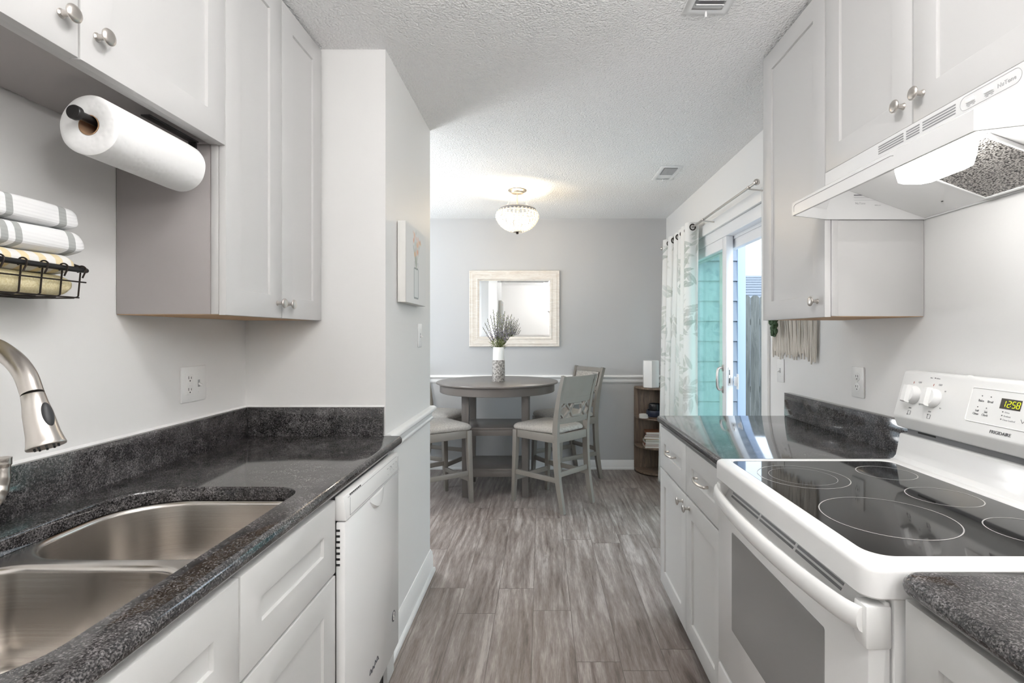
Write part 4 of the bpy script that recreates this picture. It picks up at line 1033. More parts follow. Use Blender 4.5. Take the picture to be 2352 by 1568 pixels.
at = me.color_attributes.new('pattern', 'FLOAT_COLOR', 'POINT'); at.data.foreach_set('color', np.concatenate([colr.reshape(-1, 3), np.ones((yy.size, 1))], 1).ravel())
link_mesh('painted_face', me, M['art'], cv)
# ================================================================== DINING TABLE
TX, TY, TR = -.369, 4.36, .512
tb = thing('dining_table', 'round grey counter-height pedestal table with two shelves between four legs', 'table', (TX, TY, 0))
MB().lathe([(0, .914), (TR-.008, .914), (TR-.002, .912), (TR, .907), (TR-.002, .900), (TR-.012, .896), (TR-.030, .8935), (0, .8935)], (TX, TY, 0), (0, 0, 1), 96).build('tabletop', M['table'], tb)
MB().lathe([(TR-.030, .8935), (TR-.030, .832), (TR-.033, .829), (TR-.052, .829), (TR-.052, .8935)], (TX, TY, 0), (0, 0, 1), 96).build('apron', M['table'], tb)
LX, LYq = .240, .215
for sx in (-1, 1):
    for sy in (-1, 1):
        MB().beam((TX+sx*LX, TY+sy*LYq, 0), (TX+sx*LX, TY+sy*LYq, .8935), .050, .056, .060, .060, bev=.004).build('leg', M['table'], tb)
for z in (.535, .205):
    q = MB().box(TX-LX-.01, TX+LX+.01, TY-LYq-.01, TY+LYq+.01, z, z+.02, .003)
    for sy in (-1, 1): q.box(TX-LX+.03, TX+LX-.03, TY+sy*(LYq-.002)-.011, TY+sy*(LYq-.002)+.011, z-.045, z, .002)
    for sx in (-1, 1): q.box(TX+sx*(LX-.002)-.011, TX+sx*(LX-.002)+.011, TY-LYq+.03, TY+LYq-.03, z-.045, z, .002)
    q.build('shelf', M['table'], tb)

# ================================================================== CHAIRS
def make_chair(name, label, loc, rot):
    r_ = thing(name, label, 'chair', loc, rot, 'dining chairs around the round table')
    B = lambda mb, nm, m_=M['chair'], **k: mb.build(nm, m_, r_, local=True, **k)
    for s in (-1, 1):
        B(MB().beam((s*.198, .228, 0), (s*.190, .205, .565), .030, .030, .044, .042, bev=.003), 'leg')
        pts = [(s*.176, -.262, 0), (s*.178, -.215, .24), (s*.180, -.196, .48), (s*.182, -.200, .64), (s*.186, -.232, .83), (s*.190, -.280, 1.005)]
        sp2 = spline(pts, 4); loops = []
        for i, p_ in enumerate(sp2):
            k = i/(len(sp2)-1); d_ = .030+.018*math.sin(PI*min(1, k*1.15))**.8; w_ = .028
            t_ = (sp2[min(i+1, len(sp2)-1)]-sp2[max(i-1, 0)]).normalized(); nrm = Vector((0, t_.z, -t_.y))
            loops.append([p_+Vector((a*w_/2, 0, 0))+nrm*(b_*d_/2) for a, b_ in ((-1, -1), (1, -1), (1, 1), (-1, 1))])
        q = MB(); q.loft(loops); B(q, 'back_post', angle=30)
    # seat frame
    q = MB().box(-.172, .172, .198, .220, .508, .568, .002).box(-.166, .166, -.212, -.190, .508, .568, .002)
    for s in (-1, 1): q.beam((s*.184, -.19, .538), (s*.190, .205, .538), .022, .060, up=(0, 0, 1), bev=.002)
    B(q, 'seat_frame')
    # upholstered cushion
    base = rpoly([(-.170, -.180), (.170, -.180), (.218, .238), (-.218, .238)], [.02, .02, .05, .05], 6); loops = []
    for ins, z in ((.006, .569), (0, .575), (-.003, .588), (.003, .602), (.018, .613), (.05, .622), (.10, .628)): loops.append([(x*(1-ins/.19), .03+(y-.03)*(1-ins/.205), z) for x, y in base])
    q = MB(); q.loft(loops); B(q, 'seat_cushion', M['cushion'], angle=70)
    # stretchers
    for s in (-1, 1): B(MB().beam((s*.179, -.218, .235), (s*.195, .216, .235), .018, .036, up=(0, 0, 1), bev=.002), 'stretcher')
    B(MB().beam((-.18, .214, .185), (.18, .214, .185), .018, .036, up=(0, 0, 1), bev=.002), 'stretcher')
    B(MB().beam((-.165, -.212, .275), (.165, -.212, .275), .018, .036, up=(0, 0, 1), bev=.002), 'stretcher')
    def ypost(z):
        for (a, b_) in zip(((-.196, .48), (-.200, .64), (-.232, .83), (-.280, 1.005)), ((-.200, .64), (-.232, .83), (-.280, 1.005), (-.29, 1.05))):
            if z <= b_[1]: return a[0]+(b_[0]-a[0])*(z-a[1])/(b_[1]-a[1])
        return -.29
    def curved(z0, z1, th, bowk, nm, m_=M['chair'], xw=.176, yo=0):
        q = MB(); L = []
        for k in range(13):
            u = -1+2*k/12; bow = -bowk*(1-u*u)
            L.append([(u*xw, ypost(z)+bow+dy+yo, z) for dy, z in ((-th/2, z0), (th/2, z0), (th/2, z1), (-th/2, z1))])
        q.loft(L); return B(q, nm, m_, angle=30)
    curved(.815, .992, .016, .026, 'back_panel'); curved(.965, 1.000, .024, .026, 'top_rail'); curved(.800, .838, .022, .026, 'cross_rail')
    curved(.842, .962, .006, .026, 'back_pad', M['cushion'], .155, .012)
    curved(.648, .690, .022, .022, 'lower_rail')
    # open lattice between the rails: a flat hexagon with side crosses
    q = MB()
    def P(u, z): return Vector((u*.172, ypost(z)-.024*(1-u*u), z))
    hexa = [(-.40, .745), (-.26, .79), (.26, .79), (.40, .745), (.26, .700), (-.26, .700)]
    for i in range(6): q.beam(P(*hexa[i]), P(*hexa[(i+1) % 6]), .016, .020, up=(0, 1, 0), bev=.002)
    for s in (-1, 1):
        q.beam(P(s*.40, .745), P(s*.72, .800), .016, .018, up=(0, 1, 0), bev=.002).beam(P(s*.40, .745), P(s*.72, .690), .016, .018, up=(0, 1, 0), bev=.002)
        q.beam(P(s*.72, .690), P(s*.98, .735), .014, .018, up=(0, 1, 0), bev=.002).beam(P(s*.72, .800), P(s*.98, .75), .014, .018, up=(0, 1, 0), bev=.002)
    B(q, 'lattice'); return r_
def facing(dx, dy): return math.atan2(dy, dx)-PI/2
chA = make_chair('dining_chair', 'grey dining chair right of the table, nearest the camera, its whole back showing', (.085, 4.035, 0), facing(-.344, .313))
for lab, loc, dr in (('grey dining chair behind the right side of the table, nearest the corner shelf', (.225, 4.66, 0), (-.52, -.36)),
                     ('grey dining chair left front of the table, half hidden by the white wall', (-.845, 4.00, 0), (.40, .33)),
                     ('grey dining chair behind the left side of the table, against the back wall', (-.945, 4.655, 0), (.62, -.27))):
    c = copy_tree(chA); c.location = loc; c.rotation_euler = (0, 0, facing(*dr)); c['label'] = lab

# ================================================================== VASE WITH LAVENDER
vx, vy, vz = -.357, 4.30, .9142
va = thing('vase', 'two-tone cylinder vase, white glaze over speckled bark texture, on the round table', 'vase', (vx, vy, vz))
MB().lathe([(0, .178), (.0485, .178), (.0485, .19), (.047, .24), (.0452, .284), (.0435, .286), (.041, .284), (.043, .24), (.044, .185), (0, .185)], (vx, vy, vz), (0, 0, 1), 48).build('glazed_neck', M['ceramic'], va)
MB().lathe([(0, 0), (.052, 0), (.0535, .003), (.0532, .10), (.0525, .176), (.050, .1785), (0, .1785)], (vx, vy, vz), (0, 0, 1), 48).build('speckled_body', M['vase_speckle'], va)
rl = random.Random(11)
tips = [(-.135, .165), (-.105, .20), (-.09, .235), (-.062, .265), (-.05, .315), (-.035, .255), (-.02, .29), (-.004, .30), (.01, .245), (.022, .275), (.036, .27), (.045, .24), (.055, .295), (.07, .25), (.082, .265), (.095, .21), (.105, .275), (.115, .225), (.125, .18), (.13, .15), (.06, .19), (-.01, .205), (.03, .20), (.085, .165)]
for i, (dx, hh) in enumerate(tips):
    bx, by = vx+dx*.16+rl.uniform(-.012, .012), vy+rl.uniform(-.022, .022); tx, ty, tz = vx+dx*1.02, vy+rl.uniform(-.07, .07), vz+.286+hh
    sg_ = thing('lavender_sprig', 'thin dried lavender sprig standing in the two-tone vase', 'lavender', (bx, by, vz+.19), 0, 'lavender sprigs in the vase')
    path = spline([(bx, by, vz+.19), (bx+(tx-bx)*.25, by+(ty-by)*.25, vz+.285+hh*.18), (bx+(tx-bx)*.62, by+(ty-by)*.6, vz+.286+hh*.58), (tx, ty, tz)], 7)
    MB().tube(path, [.0016]*len(path), 6).build('stem', M['stem'], sg_)
    fl_ = MB(); n_ = 20
    for k in range(n_):
        t_ = .40+.60*k/(n_-1); j = t_*(len(path)-1); a_ = int(min(j, len(path)-2)); p_ = path[a_].lerp(path[a_+1], j-a_)
        s_ = (.0049 if k % 2 else .0039)*(1.15-.55*k/n_); an = k*2.4
        fl_.sphere(p_+Vector((math.cos(an)*.0046, math.sin(an)*.0046, 0)), s_, 6, 4, (1, 1, 1.35))
    fl_.build('flower_spike', M['lav'], sg_)
    lf = MB()
    for k in range(5):
        t_ = .20+.05*k; j = t_*(len(path)-1); a_ = int(j); p_ = path[a_].lerp(path[a_+1], j-a_); an = rl.uniform(0, 6.3); d_ = Vector((math.cos(an), math.sin(an)*.8, .9)).normalized()
        L_ = rl.uniform(.03, .065); w_ = d_.cross(Vector((0, 0, 1))).normalized()*.0032
        lf._add([p_-w_*.3, p_+w_*.3, p_+d_*L_*.5+w_+Vector((0, 0, .001)), p_+d_*L_+Vector((d_.x, d_.y, -.5))*.008, p_+d_*L_*.5-w_+Vector((0, 0, .001))], [(0, 1, 2, 3, 4)])
    lf.build('leaves', M['stem'], sg_)

# ================================================================== MIRROR
mi = thing('wall_mirror', 'rectangular mirror in a wide whitewashed wooden frame on the back wall', 'mirror', (-.26, YB, 1.187))
x0, x1, z0, z1 = -.696, .178, 1.187, 1.922; fw = .097
def frame_loops(prof):
    out = []
    for ins, y in prof: out.append([(x0+ins, y, z0+ins), (x1-ins, y, z0+ins), (x1-ins, y, z1-ins), (x0+ins, y, z1-ins)])
    return out
pr_ = [(0, YB-.002), (0, YB-.026), (.004, YB-.031), (.012, YB-.031), (.016, YB-.027), (.022, YB-.027), (.027, YB-.031), (.034, YB-.030), (.038, YB-.026), (.060, YB-.022), (.068, YB-.019), (.073, YB-.022), (.080, YB-.022), (.085, YB-.016), (fw, YB-.010), (fw, YB-.004)]
q = MB(); q.loft(frame_loops(pr_), False, False); q.build('frame', M['mirror_frame'], mi)
bvl = .018; q = MB(); q.loft([[(x0+i_, y_, z0+i_), (x1-i_, y_, z0+i_), (x1-i_, y_, z1-i_), (x0+i_, y_, z1-i_)] for i_, y_ in ((fw-.004, YB-.003), (fw-.004, YB-.0075), (fw+bvl, YB-.0088))]); q.build('bevelled_glass', M['mirror'], mi, 'bevelled mirror glass', angle=1)

# ================================================================== SEMI-FLUSH CEILING LIGHT
LXc, LYc = -.186, 4.0
cl = thing('ceiling_light', 'small semi-flush light with a beaded bowl shade above the dining table', 'ceiling light', (LXc, LYc, CEIL))
O = (LXc, LYc, 0)
MB().lathe([(0, CEIL-.001), (.070, CEIL-.001), (.073, CEIL-.006), (.066, CEIL-.012), (.052, CEIL-.016), (.048, CEIL-.026), (.030, CEIL-.031), (0, CEIL-.032)], O, (0, 0, 1), 40).build('canopy', M['bead_frame'], cl)
MB().tube([(LXc, LYc, CEIL-.03), (LXc, LYc, 2.115)], .0055, 12).build('stem', M['bead_frame'], cl)
for k in range(3):
    a = .55+2*PI*k/3; p0 = Vector((LXc+.046*math.cos(a), LYc+.046*math.sin(a), CEIL-.03)); p1 = Vector((LXc+.118*math.cos(a), LYc+.118*math.sin(a), 2.283)); ch = MB(); nl = 9
    for j in range(nl):
        q0 = p0.lerp(p1, j/nl); q1 = p0.lerp(p1, (j+1.15)/nl); m_ = (q0+q1)/2; d_ = (q1-q0)/2; si = Vector((-math.sin(a), math.cos(a), 0)) if j % 2 else d_.normalized().cross(Vector((-math.sin(a), math.cos(a), 0)))
        ch.tube([m_+d_*math.cos(2*PI*i/10)+si*.0042*math.sin(2*PI*i/10) for i in range(10)], .0011, 6, closed=True)
    ch.build('chain', M['bead_frame'], cl)
rim = MB().lathe([(.128, 2.284), (.136, 2.286), (.144, 2.280), (.147, 2.268), (.143, 2.258), (.134, 2.258), (.128, 2.284)], O, (0, 0, 1), 64)
rim.build('rim_band', M['grey_plastic'], cl)
for k in range(120):
    pass
bs = None; NS = 30
sprof = [(.146, 2.262), (.156, 2.247), (.162, 2.232), (.162, 2.217), (.157, 2.201), (.149, 2.186), (.139, 2.171), (.127, 2.157), (.113, 2.144), (.098, 2.133), (.082, 2.124), (.066, 2.117), (.050, 2.111), (.034, 2.107)]
q = MB()
for r_, z in sprof: q.sphere((r_, 0, z-CEIL), .0082 if z > 2.13 else .0068, 8, 6)
me0 = q.build('bead_string', M['bead'], cl, local=True); me0.rotation_euler = (0, 0, 0)
for k in range(1, NS):
    c = me0.copy(); COL.objects.link(c); c.parent = cl; c.rotation_euler = (0, 0, 2*PI*k/NS)
MB().lathe([(0, 2.116), (.036, 2.116), (.037, 2.112), (.012, 2.110), (.009, 2.100), (.011, 2.094), (.008, 2.088), (0, 2.086)], O, (0, 0, 1), 28).build('finial', M['bronze'], cl)
for a in (3.6, .5):
    bx, by = LXc+.06*math.cos(a), LYc+.06*math.sin(a)
    MB().tube([(LXc, LYc, 2.245), (bx, by, 2.25)], .006, 10).lathe([(.011, 2.225), (.012, 2.255), (0, 2.255)], (bx, by, 0), (0, 0, 1), 16).build('socket', M['bead_frame'], cl)
    MB().sphere((bx, by, 2.200), .025, 20, 14, (1, 1, 1.1)).build('light_bulb', M['bulb'], cl, 'glowing warm bulb')

# ================================================================== CEILING VENTS
def vent(label, xa, xb, ya, yb, lever, n, sub):
    r_ = thing('ceiling_vent', label, 'vent', ((xa+xb)/2, (ya+yb)/2, CEIL)); z = CEIL-.001
    q = MB(); out = [(xa, ya), (xb, ya), (xb, yb), (xa, yb)]
    q.loft([[(x, y, z) for x, y in out], [(x, y, z-.004) for x, y in inset(out, .004)], [(x, y, z-.006) for x, y in inset(out, .020)], [(x, y, z-.003) for x, y in inset(out, .028)]], True, False); q.build('cover', M['trim'], r_)
    ia, ib_, ja, jb = sub
    MB().box(ia, ib_, ja, jb, z-.0035, z-.0025).build('duct_opening', M['grey_plastic'], r_)
    for k in range(n):
        y = ja+(jb-ja)*(k+.5)/n; MB().beam((ia, y, z-.006), (ib_, y, z-.006), .0012 if n > 12 else .003, (jb-ja)/n*.55 if n > 12 else .018, up=(0, .75, .66), bev=0).build('louver', M['trim'], r_)
    MB().box((ia+ib_)/2-.003, (ia+ib_)/2+.003, lever-.004, lever+.004, z-.024, z-.004, .001).build('lever', M['trim'], r_)
vent('white ceiling air vent with curved louvers cut off by the top edge of the view', .488, .648, 1.46, 1.795, 1.775, 10, (.522, .615, 1.49, 1.745))
vent('white ceiling air vent over the dining room, beyond the kitchen', .800, .950, 3.42, 3.735, 3.70, 16, (.832, .918, 3.45, 3.60))

# ================================================================== CURTAIN AND ROD
RX, RZ = 1.128, 2.106
rd = thing('curtain_rod', 'thin brushed curtain rod above the patio door', 'curtain rod', (RX, 3.7, RZ))
MB().tube([(RX, 2.70, RZ), (RX, 4.78, RZ)], .0075, 14).build('rod', M['nickel'], rd)
for y in (2.69, 4.79): MB().sphere((RX, y, RZ), .017, 16, 10).build('finial', M['nickel'], rd)
for y in (2.78, 3.56):
    MB().tube(spline([(XR-.001, y, RZ-.02), (XR-.03, y, RZ-.018), (RX+.004, y, RZ-.012), (RX-.008, y, RZ-.006), (RX-.010, y, RZ+.004)], 5), .0045, 10).box(XR-.004, XR-.0005, y-.009, y+.009, RZ-.05, RZ+.01, .001).build('bracket', M['nickel'], rd)
ct = thing('curtain', 'white curtain with a pale sage leaf print, drawn beside the patio door', 'curtain', (RX, 4.2, .01))
CYa, CYb = 3.80, 4.62; ZTp, ZBt = 2.145, .012
NU, NV = 440, 480
uu, vv2 = np.meshgrid(np.linspace(0, 1, NU+1), np.linspace(0, 1, NV+1))     # u along the rod, v downwards
NF = 6.0
amp = .030+.012*np.sin(uu*7+1)+vv2*.012
ph_ = 2*PI*NF*uu+.35*np.sin(3*vv2+uu*5)
Yc = CYa+(CYb-CYa)*uu+.018*np.sin(2*ph_+.6)+.010*np.sin(vv2*4+uu*9)
Xc = RX+amp*np.cos(ph_)-.030*vv2*uu-.012*vv2
Zc = ZTp-(ZTp-ZBt)*vv2
# leaf print: branching sprays of pointed leaves, in cloth coordinates (metres along / down)
cw, chh = 1.35, ZTp-ZBt
CU, CV = uu*cw, vv2*chh
pat = np.ones(uu.shape+(3,))*np.array([.86, .855, .84]); rs = np.random.RandomState(5)
tones = [(.50, .54, .49), (.60, .63, .58), (.56, .56, .53), (.42, .47, .43), (.66, .70, .67)]
def leafp(cx, cy, ang, L_, wd, tone, al):
    dx, dy = CU-cx, CV-cy; a = dx*math.cos(ang)+dy*math.sin(ang); b_ = -dx*math.sin(ang)+dy*math.cos(ang); t_ = a/L_
    prof = np.where((t_ > 0) & (t_ < 1), wd*np.sin(PI*np.clip(t_, 0, 1)**.8), 0)
    msk = (np.abs(b_) < prof).astype(float)*al; msk *= np.where(np.abs(b_) < .0012, .6, 1)
    pat[:] = pat*(1-msk[..., None])+np.array(tone)*msk[..., None]
for gx in np.arange(.0, cw+.1, .20):
    for gy in np.arange(.0, chh+.1, .215):
        cx, cy = gx+rs.uniform(-.05, .05), gy+rs.uniform(-.06, .06); a0 = rs.uniform(0, 2*PI); tn = tones[rs.randint(5)]; nl = rs.randint(5, 8)
        for k in range(nl):
            sx_, sy_ = cx+math.cos(a0)*.022*k, cy+math.sin(a0)*.022*k; a1 = a0+(.75 if k % 2 else -.75)+rs.uniform(-.2, .2)
            if k == nl-1: a1 = a0
            leafp(sx_, sy_, a1, rs.uniform(.085, .13), rs.uniform(.011, .018), tn, rs.uniform(.45, .8))
vsx = np.stack([Xc.ravel(), Yc.ravel(), Zc.ravel()], 1)
fcs = [(j*(NU+1)+i, (j+1)*(NU+1)+i, (j+1)*(NU+1)+i+1, j*(NU+1)+i+1) for j in range(NV) for i in range(NU)]
me = bpy.data.meshes.new('cloth'); me.from_pydata([tuple(p) for p in vsx], [], fcs)
at = me.color_attributes.new('pattern', 'FLOAT_COLOR', 'POINT'); at.data.foreach_set('color', np.concatenate([pat.reshape(-1, 3), np.ones((uu.size, 1))], 1).ravel())
link_mesh('cloth', me, M['curtain'], ct, angle=180)
for k in range(int(2*NF)):
    uq = (k+.5)/(2*NF); i = int(uq*NU); j = int((ZTp-RZ)/(ZTp-ZBt)*NV); p_ = Vector((RX, Yc[j, i], RZ)); tg = Vector((Xc[j, min(i+2, NU)]-Xc[j, i-2], Yc[j, min(i+2, NU)]-Yc[j, i-2], 0)).normalized(); ax_ = tg.cross(Vector((0, 0, 1)))
    MB().torus(p_, .021, .0045, 28, ax_, 8).build('grommet', M['bronze'], ct)

# ================================================================== CORNER SHELF AND ITS THINGS
SX, SY, SR = XR-.032, YB-.032, .285
cs_ = thing('corner_shelf', 'brown wooden quarter-round corner shelf in the far right corner', 'shelf', (SX-.15, SY-.15, 0))
def quarter(r0, z, th, lip=.012):
    pts = [(SX, SY), (SX-r0, SY), (SX-r0, SY-.06)]
    for k in range(15):
        a = PI/2*k/14; pts.append((SX-(r0-.06)*math.cos(a)-.06*(1-k/14) if False else SX-.02-(r0-.02)*math.cos(a)*1.0, SY-.06-(r0-.06)*math.sin(a)))
    pts.append((SX, SY-r0)); return pts[:2]+pts[2:]
for z in (.795, .515, .245, .012):
    MB().prism(quarter(SR, z, .016), 'z', z, z+.016, .002).build('shelf_board', M['shelf_wood'], cs_)
MB().box(SX-SR, SX, SY+.001, SY+.016, 0, .80, .001).build('back_board', M['shelf_wood'], cs_)
MB().box(SX+.001, SX+.016, SY-SR, SY+.016, 0, .80, .001).build('side_board', M['shelf_wood'], cs_)
fp = [(SX-SR+.03+.0, SY-.07)]
q = MB(); arc = [(SX-.02-(SR-.05)*math.cos(PI/2*k/14), SY-.06-(SR-.09)*math.sin(PI/2*k/14)) for k in range(15)]
q.prism(arc+[(x+.012, y+.012) for x, y in arc[::-1]], 'z', 0, .012); q.build('plinth', M['shelf_wood'], cs_)
zt = .8112
hx = thing('table_lamp', 'plain white hexagonal box lamp on top of the corner shelf', 'lamp', (1.025, 4.80, zt))
hp_ = [(1.025+.080*math.cos(.42+PI/3*k), 4.80+.080*math.sin(.42+PI/3*k)) for k in range(6)]
q = MB(); q.loft([[(x, y, zt+.004) for x, y in hp_], [(x, y, zt+.25) for x, y in hp_], [(x, y, zt+.252) for x, y in inset(hp_, .002)]]); q.build('housing', M['white_plastic'], hx, angle=20)
MB().lathe([(0, 0), (.055, 0), (.055, .0045), (0, .0045)], (1.025, 4.80, zt), (0, 0, 1), 32).build('foot', M['grey_plastic'], hx)
MB().tube(spline([(1.09, 4.82, zt+.03), (1.125, 4.86, zt+.045), (1.15, 4.90, zt+.012), (1.165, 4.93, zt-.0)], 5), .003, 8).build('power_cord', M['white_plastic'], hx)
z2 = .5312; bxc, byc = 1.055, 4.775
q = MB().lathe([(0, .004), (.050, .004), (.062, .010), (.076, .026), (.080, .050), (.078, .070), (.075, .074), (.070, .071), (.072, .050), (.066, .030), (.045, .018), (0, .016)], (bxc, byc, z2), (0, 0, 1), 40); bw = rebase(q.build('bowl', M['navy']), (bxc, byc, z2)); tag(bw, 'navy glazed bowl with a bare clay foot on the second shelf of the corner unit', 'bowl')
q = MB().lathe([(0, 0), (.046, 0), (.060, .006), (.062, .0105), (.051, .0042), (0, .0042)], (bxc, byc, z2), (0, 0, 1), 40); q.build('clay_foot', M['clay'], bw, 'unglazed clay foot')
zb_ = z2+.0165
q = MB().lathe([(0, .0), (.032, 0), (.048, .02), (.056, .05), (.058, .09), (.056, .108), (.050, .116), (.048, .113), (.052, .09), (.050, .05), (.03, .008), (0, .006)], (bxc, byc, zb_), (0, 0, 1), 40); bp = rebase(q.build('cup', M['blackpot']), (bxc, byc, zb_)); tag(bp, 'black ceramic cup nested in the navy bowl on the corner shelf', 'cup')
for k in range(4):
    o_ = MB().lathe([(0, 0), (.043, 0), (.044, .001), (.044, .0075), (.043, .0085), (0, .0085)], (.955, 4.775, z2+k*.0088), (0, 0, 1), 32).build('coaster', M['paper_white']); rebase(o_, (.955, 4.775, z2+k*.0088))
    tag(o_, ('lowest', 'second lowest', 'third', 'topmost')[k]+' round white coaster in the little stack beside the navy bowl', 'coaster', 'coasters on the corner shelf')
zk = .2612
covers = [('cream', (.62, .56, .48, 1)), ('red brown', (.30, .10, .06, 1)), ('white', (.75, .74, .70, 1)), ('olive', (.24, .25, .17, 1)), ('cream orange', (.62, .36, .19, 1)), ('charcoal', (.06, .06, .065, 1)), ('rust brown', (.28, .12, .06, 1))]
ths = [.020, .016, .022, .018, .026, .016, .026]; descs = ['thick cream book at the bottom of the stack on the lowest open shelf', 'thin red-brown book lying second from the bottom of the stack', 'white-spined book in the lower middle of the stack', 'olive book in the middle of the stack', 'thick cream and orange book third from the top of the stack', 'thin charcoal book just below the topmost one', 'rust-brown book on top of the stack on the corner shelf']
rb_ = random.Random(4)
for k, ((nm, cc_), th, ds) in enumerate(zip(covers, ths, descs)):
    r_ = thing('book', ds, 'book', (1.06, 4.80, zk), rb_.uniform(-.10, .10)-.28*(k > 3)*.6, 'books stacked on the corner shelf'); w_, d_ = .20-.004*k, .165-.003*k
    mcov = plain(nm+' book cover', cc_, .5, var=.2)
    q = MB().box(-w_/2, w_/2, -d_/2, d_/2, 0, .002).box(-w_/2, w_/2, -d_/2, d_/2, th-.002, th).box(-w_/2, -w_/2+.002, -d_/2, d_/2, 0, th); q.build('cover', mcov, r_, local=True)
    MB().box(-w_/2+.002, w_/2-.004, -d_/2+.004, d_/2-.004, .002, th-.002).build('pages', M['paper_white'], r_, local=True); zk += th+.0003

# ================================================================== MACRAME AND HANGING PLANT
mc = thing('macrame_hanging', 'cream cotton macrame wall hanging with a long fringe on the right wall', 'wall hanging', (XR-.02, 2.46, 1.25))
MB().tube([(XR-.018, 2.24, 1.84), (XR-.018, 2.68, 1.84)], .010, 14).build('dowel', M['shelf_wood'], mc)
MB().tube(spline([(XR-.018, 2.26, 1.85), (XR-.008, 2.46, 2.06), (XR-.018, 2.66, 1.85)], 8), .003, 8).build('hanging_cord', M['rope'], mc)
rm = random.Random(9); nc = 44
for k in range(nc):
    y = 2.255+.40*k/(nc-1); t_ = abs(k/(nc-1)-.0); zb = 1.205+.012*math.sin(k*1.7)+rm.uniform(-.012, .012)-(.018 if k < 7 else 0)
    zm = 1.55+.18*math.cos(PI*(k/(nc-1)-.5))*-1
    pth = spline([(XR-.020, y, 1.842), (XR-.024+rm.uniform(-.004, .004), y+rm.uniform(-.006, .006), 1.60), (XR-.016+rm.uniform(-.006, .004), y+rm.uniform(-.010, .010), 1.40), (XR-.012, y+rm.uniform(-.010, .010), zb)], 5)
    MB().tube(pth, [.0042]*(len(pth)-3)+[.0050, .0058, .0035], 7).build('cord', M['rope'], mc)
q = MB()
for z_, c_ in ((1.62, 6), (1.52, 5)):
    for k in range(c_): q.sphere((XR-.024, 2.30+.32*k/(c_-1), z_), .010, 10, 8, (1, 1.2, 1))
q.build('knot_row', M['rope'], mc)
hpn = thing('hanging_plant', 'small green trailing succulent hanging in front of the macrame', 'plant', (XR-.055, 2.565, 1.45))
q = MB(); rp_ = random.Random(2)
for k in range(150):
    t_ = rp_.random(); z = 1.47-.165*t_; wd = .038*(1-.62*t_); an = rp_.uniform(0, 2*PI); r_ = wd*rp_.uniform(.3, 1)
    q.sphere((XR-.055+.7*r_*math.cos(an), 2.575-.03*(1-t_)+r_*math.sin(an)+.012*math.sin(t_*5), z), rp_.uniform(.006, .010), 7, 5, (.8, .8, 1.35))
q.build('trailing_leaves', M['leaf'], hpn)
MB().lathe([(0, 1.45), (.020, 1.45), (.026, 1.50), (.024, 1.50), (.018, 1.455), (0, 1.455)], (XR-.055, 2.555, 0), (0, 0, 1), 20).tube([(XR-.055, 2.555, 1.50), (XR-.022, 2.555, 1.66)], .0015, 6).build('little_pot', M['clay'], hpn)

# ================================================================== OUTSIDE
struct(MB().box(1.36, 14, -4, 26, -.14, -.05).build('ground', M['concrete']))
PX1, PYs = 1.865, 4.76
hs = thing('siding_wall', 'blue grey lap-sided house wall just outside the patio door', 'house wall', (1.6, PYs, -.05)); hs['kind'] = 'structure'
q = MB(); zc_ = -.05
while zc_ < 3.0:
    q.prism([(PYs, zc_), (PYs-.026, zc_), (PYs-.012, zc_+.176), (PYs, zc_+.176)], 'x', 1.345, PX1); zc_ += .185
q.box(1.345, PX1, PYs, PYs+.6, -.05, 3.0); q.build('lap_siding', M['siding'], hs)
MB().box(PX1-.055, PX1+.02, PYs-.03, PYs+.12, -.05, 3.0, .004).build('corner_board', M['post'], hs)
fn_ = thing('fence', 'tall weathered grey dog-ear picket fence beyond the patio', 'fence', (3.2, 8.0, -.05)); k = 0; x = 1.95; rf = random.Random(3)
while x < 5.4:
    w_ = .138; t_ = 1.90+rf.uniform(-.02, .03); tp = .035
    MB().prism([(x, -.05), (x+w_, -.05), (x+w_, t_-tp), (x+w_-tp, t_), (x+tp, t_), (x, t_-tp)], 'y', 8.0+rf.uniform(-.004, .004), 8.018).build('picket', M['fence_wood'], fn_); x += .146
for z in (.4, 1.45): MB().box(1.95, 5.4, 8.018, 8.055, z, z+.09).build('rail', M['fence_wood'], fn_)
f2 = thing('fence', 'weathered side fence along the far edge of the patio', 'fence', (5.5, 5.2, -.05)); y = 2.0
while y < 7.95:
    MB().prism([(y, -.05), (y+.138, -.05), (y+.138, 1.865), (y+.103, 1.9), (y+.035, 1.9), (y, 1.865)], 'x', 5.5, 5.518).build('picket', M['fence_wood'], f2); y += .146
for z in (.4, 1.45): MB().box(5.518, 5.55, 2.0, 7.95, z, z+.09).build('rail', M['fence_wood'], f2)
sh = thing('shed', 'neighbouring shed with a blue grey shingle roof behind the picket fence', 'shed', (5.2, 12.0, -.05))
MB().box(3.4, 7.4, 11.0, 14.0, -.05, 2.0).build('shed_wall', M['siding'], sh)
q = MB(); zz_ = 2.05; yy_ = 10.75
for k in range(9): q.prism([(yy_+k*.2, zz_+k*.075), (yy_+k*.2+.22, zz_+k*.075+.07), (yy_+k*.2+.22, zz_+k*.075+.085), (yy_+k*.2, zz_+k*.075+.018)], 'x', 3.2, 7.6)
q.build('shingle_roof', M['shingle'], sh)
MB().box(3.2, 7.6, 10.72, 10.75, 1.92, 2.07).build('fascia_board', M['post'], sh)
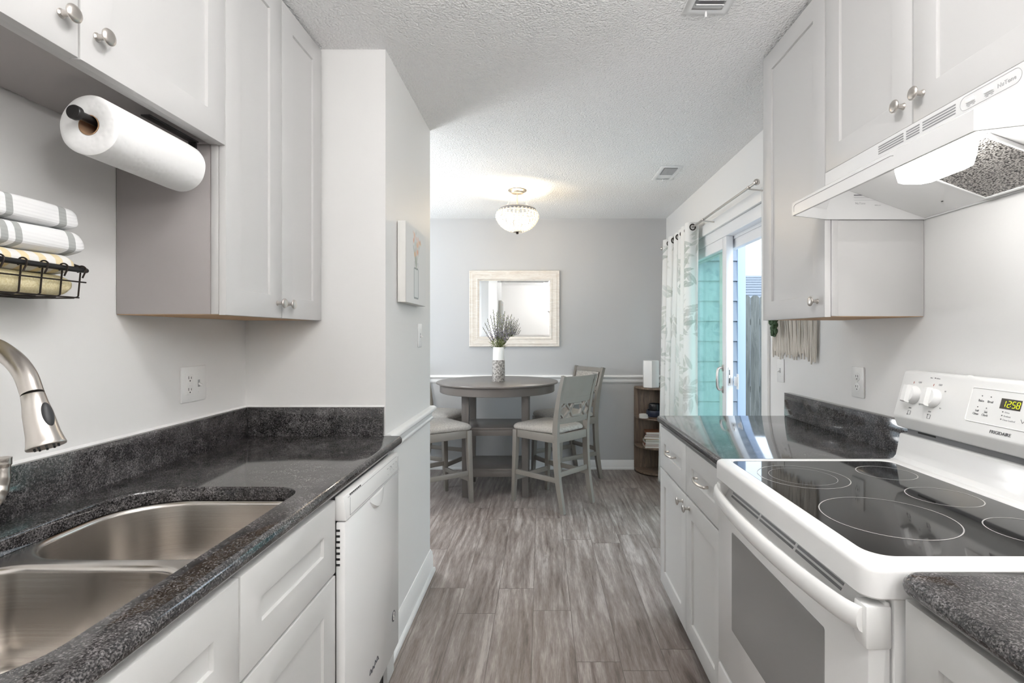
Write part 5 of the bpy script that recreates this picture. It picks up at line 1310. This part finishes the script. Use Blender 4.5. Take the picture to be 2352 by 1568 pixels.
for i, (x, y, s_, lb) in enumerate(((3.9, 3.1, .75, 'round green shrub nearest the patio door outside'), (4.6, 4.6, .95, 'tall green shrub in front of the side fence'), (4.4, 6.4, .8, 'green shrub near the fence corner'))):
    tr_ = thing('shrub', lb, 'shrub', (x, y, -.05), 0, 'shrubs along the side fence'); q = MB(); rr2 = random.Random(20+i)
    for k in range(240):
        a, b_ = rr2.uniform(0, 2*PI), math.acos(rr2.uniform(-1, 1)); r_ = s_*rr2.uniform(.55, 1)*.75
        q.sphere((x+r_*math.sin(b_)*math.cos(a), y+r_*math.sin(b_)*math.sin(a), 1.0*s_+.1+r_*1.25*math.cos(b_)), s_*rr2.uniform(.05, .10), 6, 4, (1, 1, .7))
    q.build('foliage', M['shrub'], tr_); MB().tube([(x, y, -.05), (x, y, .9*s_)], .04, 8).build('trunk', M['bark'], tr_)

# ================================================================== KITCHEN CEILING LIGHT, AND UNSEEN FILL LAMPS ADDED FOR BRIGHTNESS
def globe_lamp(label, x, y, r, mat):
    r_ = thing('globe_ceiling_light', label, 'ceiling light', (x, y, CEIL))
    MB().lathe([(0, CEIL-.001), (.075, CEIL-.001), (.075, CEIL-.012), (.05, CEIL-.030), (.03, CEIL-.045), (0, CEIL-.045)], (x, y, 0), (0, 0, 1), 40).build('canopy', M['trim'], r_)
    MB().sphere((x, y, CEIL-.020-r), r, 40, 24).build('glass_globe', mat, r_, 'lit white glass globe')
globe_lamp('lit white globe ceiling light over the kitchen aisle', .10, .74, .10, M['lamp_kitchen'])
def fill_uplight(label, x, y, zt, r, mat):
    r_ = thing('fill_uplight_lamp', label, 'fill lamp', (x, y, 0))
    MB().lathe([(0, 0), (.14, 0), (.14, .012), (.12, .022), (.02, .030), (0, .030)], (x, y, 0), (0, 0, 1), 40).build('base', M['nickel'], r_)
    MB().tube([(x, y, .03), (x, y, zt-.10)], .012, 14).build('pole', M['nickel'], r_)
    MB().lathe([(0, zt-.105), (.03, zt-.10), (r*.7, zt-.06), (r, zt), (r-.006, zt), (r*.68, zt-.054), (0, zt-.09)], (x, y, 0), (0, 0, 1), 40).build('bowl_shade', M['trim'], r_)
    MB().lathe([(r*.86, zt-.022), (r*.80, zt), (r*.55, zt+.025), (0, zt+.035), (0, zt-.022)], (x, y, 0), (0, 0, 1), 40).build('diffuser', mat, r_, 'added fill diffuser, lit white')
fill_uplight('added uplight fill lamp at the rear of the kitchen', .95, -.55, 1.78, .17, M['fill_rear'])  # added out of view to brighten the kitchen ceiling
fill_uplight('added uplight fill lamp in the open left part of the dining room', -1.85, 3.85, 1.70, .17, M['fill_side'])  # added out of view to brighten the dining room
ln = thing('fill_lantern_lamp', 'added white paper lantern fill lamp behind the white stub wall', 'fill lamp', (-1.25, 3.45, 0))  # unseen extra lamp, added as soft fill for the dining room
MB().lathe([(0, 0), (.13, 0), (.13, .012), (.02, .03), (0, .03)], (-1.25, 3.45, 0), (0, 0, 1), 40).build('base', M['nickel'], ln)
MB().tube([(-1.25, 3.45, .03), (-1.25, 3.45, 1.06)], .011, 14).build('pole', M['nickel'], ln)
MB().sphere((-1.25, 3.45, 1.25), .20, 40, 24).build('fill_lantern_globe', M['fill_lantern'], ln, 'added white paper lantern, lit for fill')
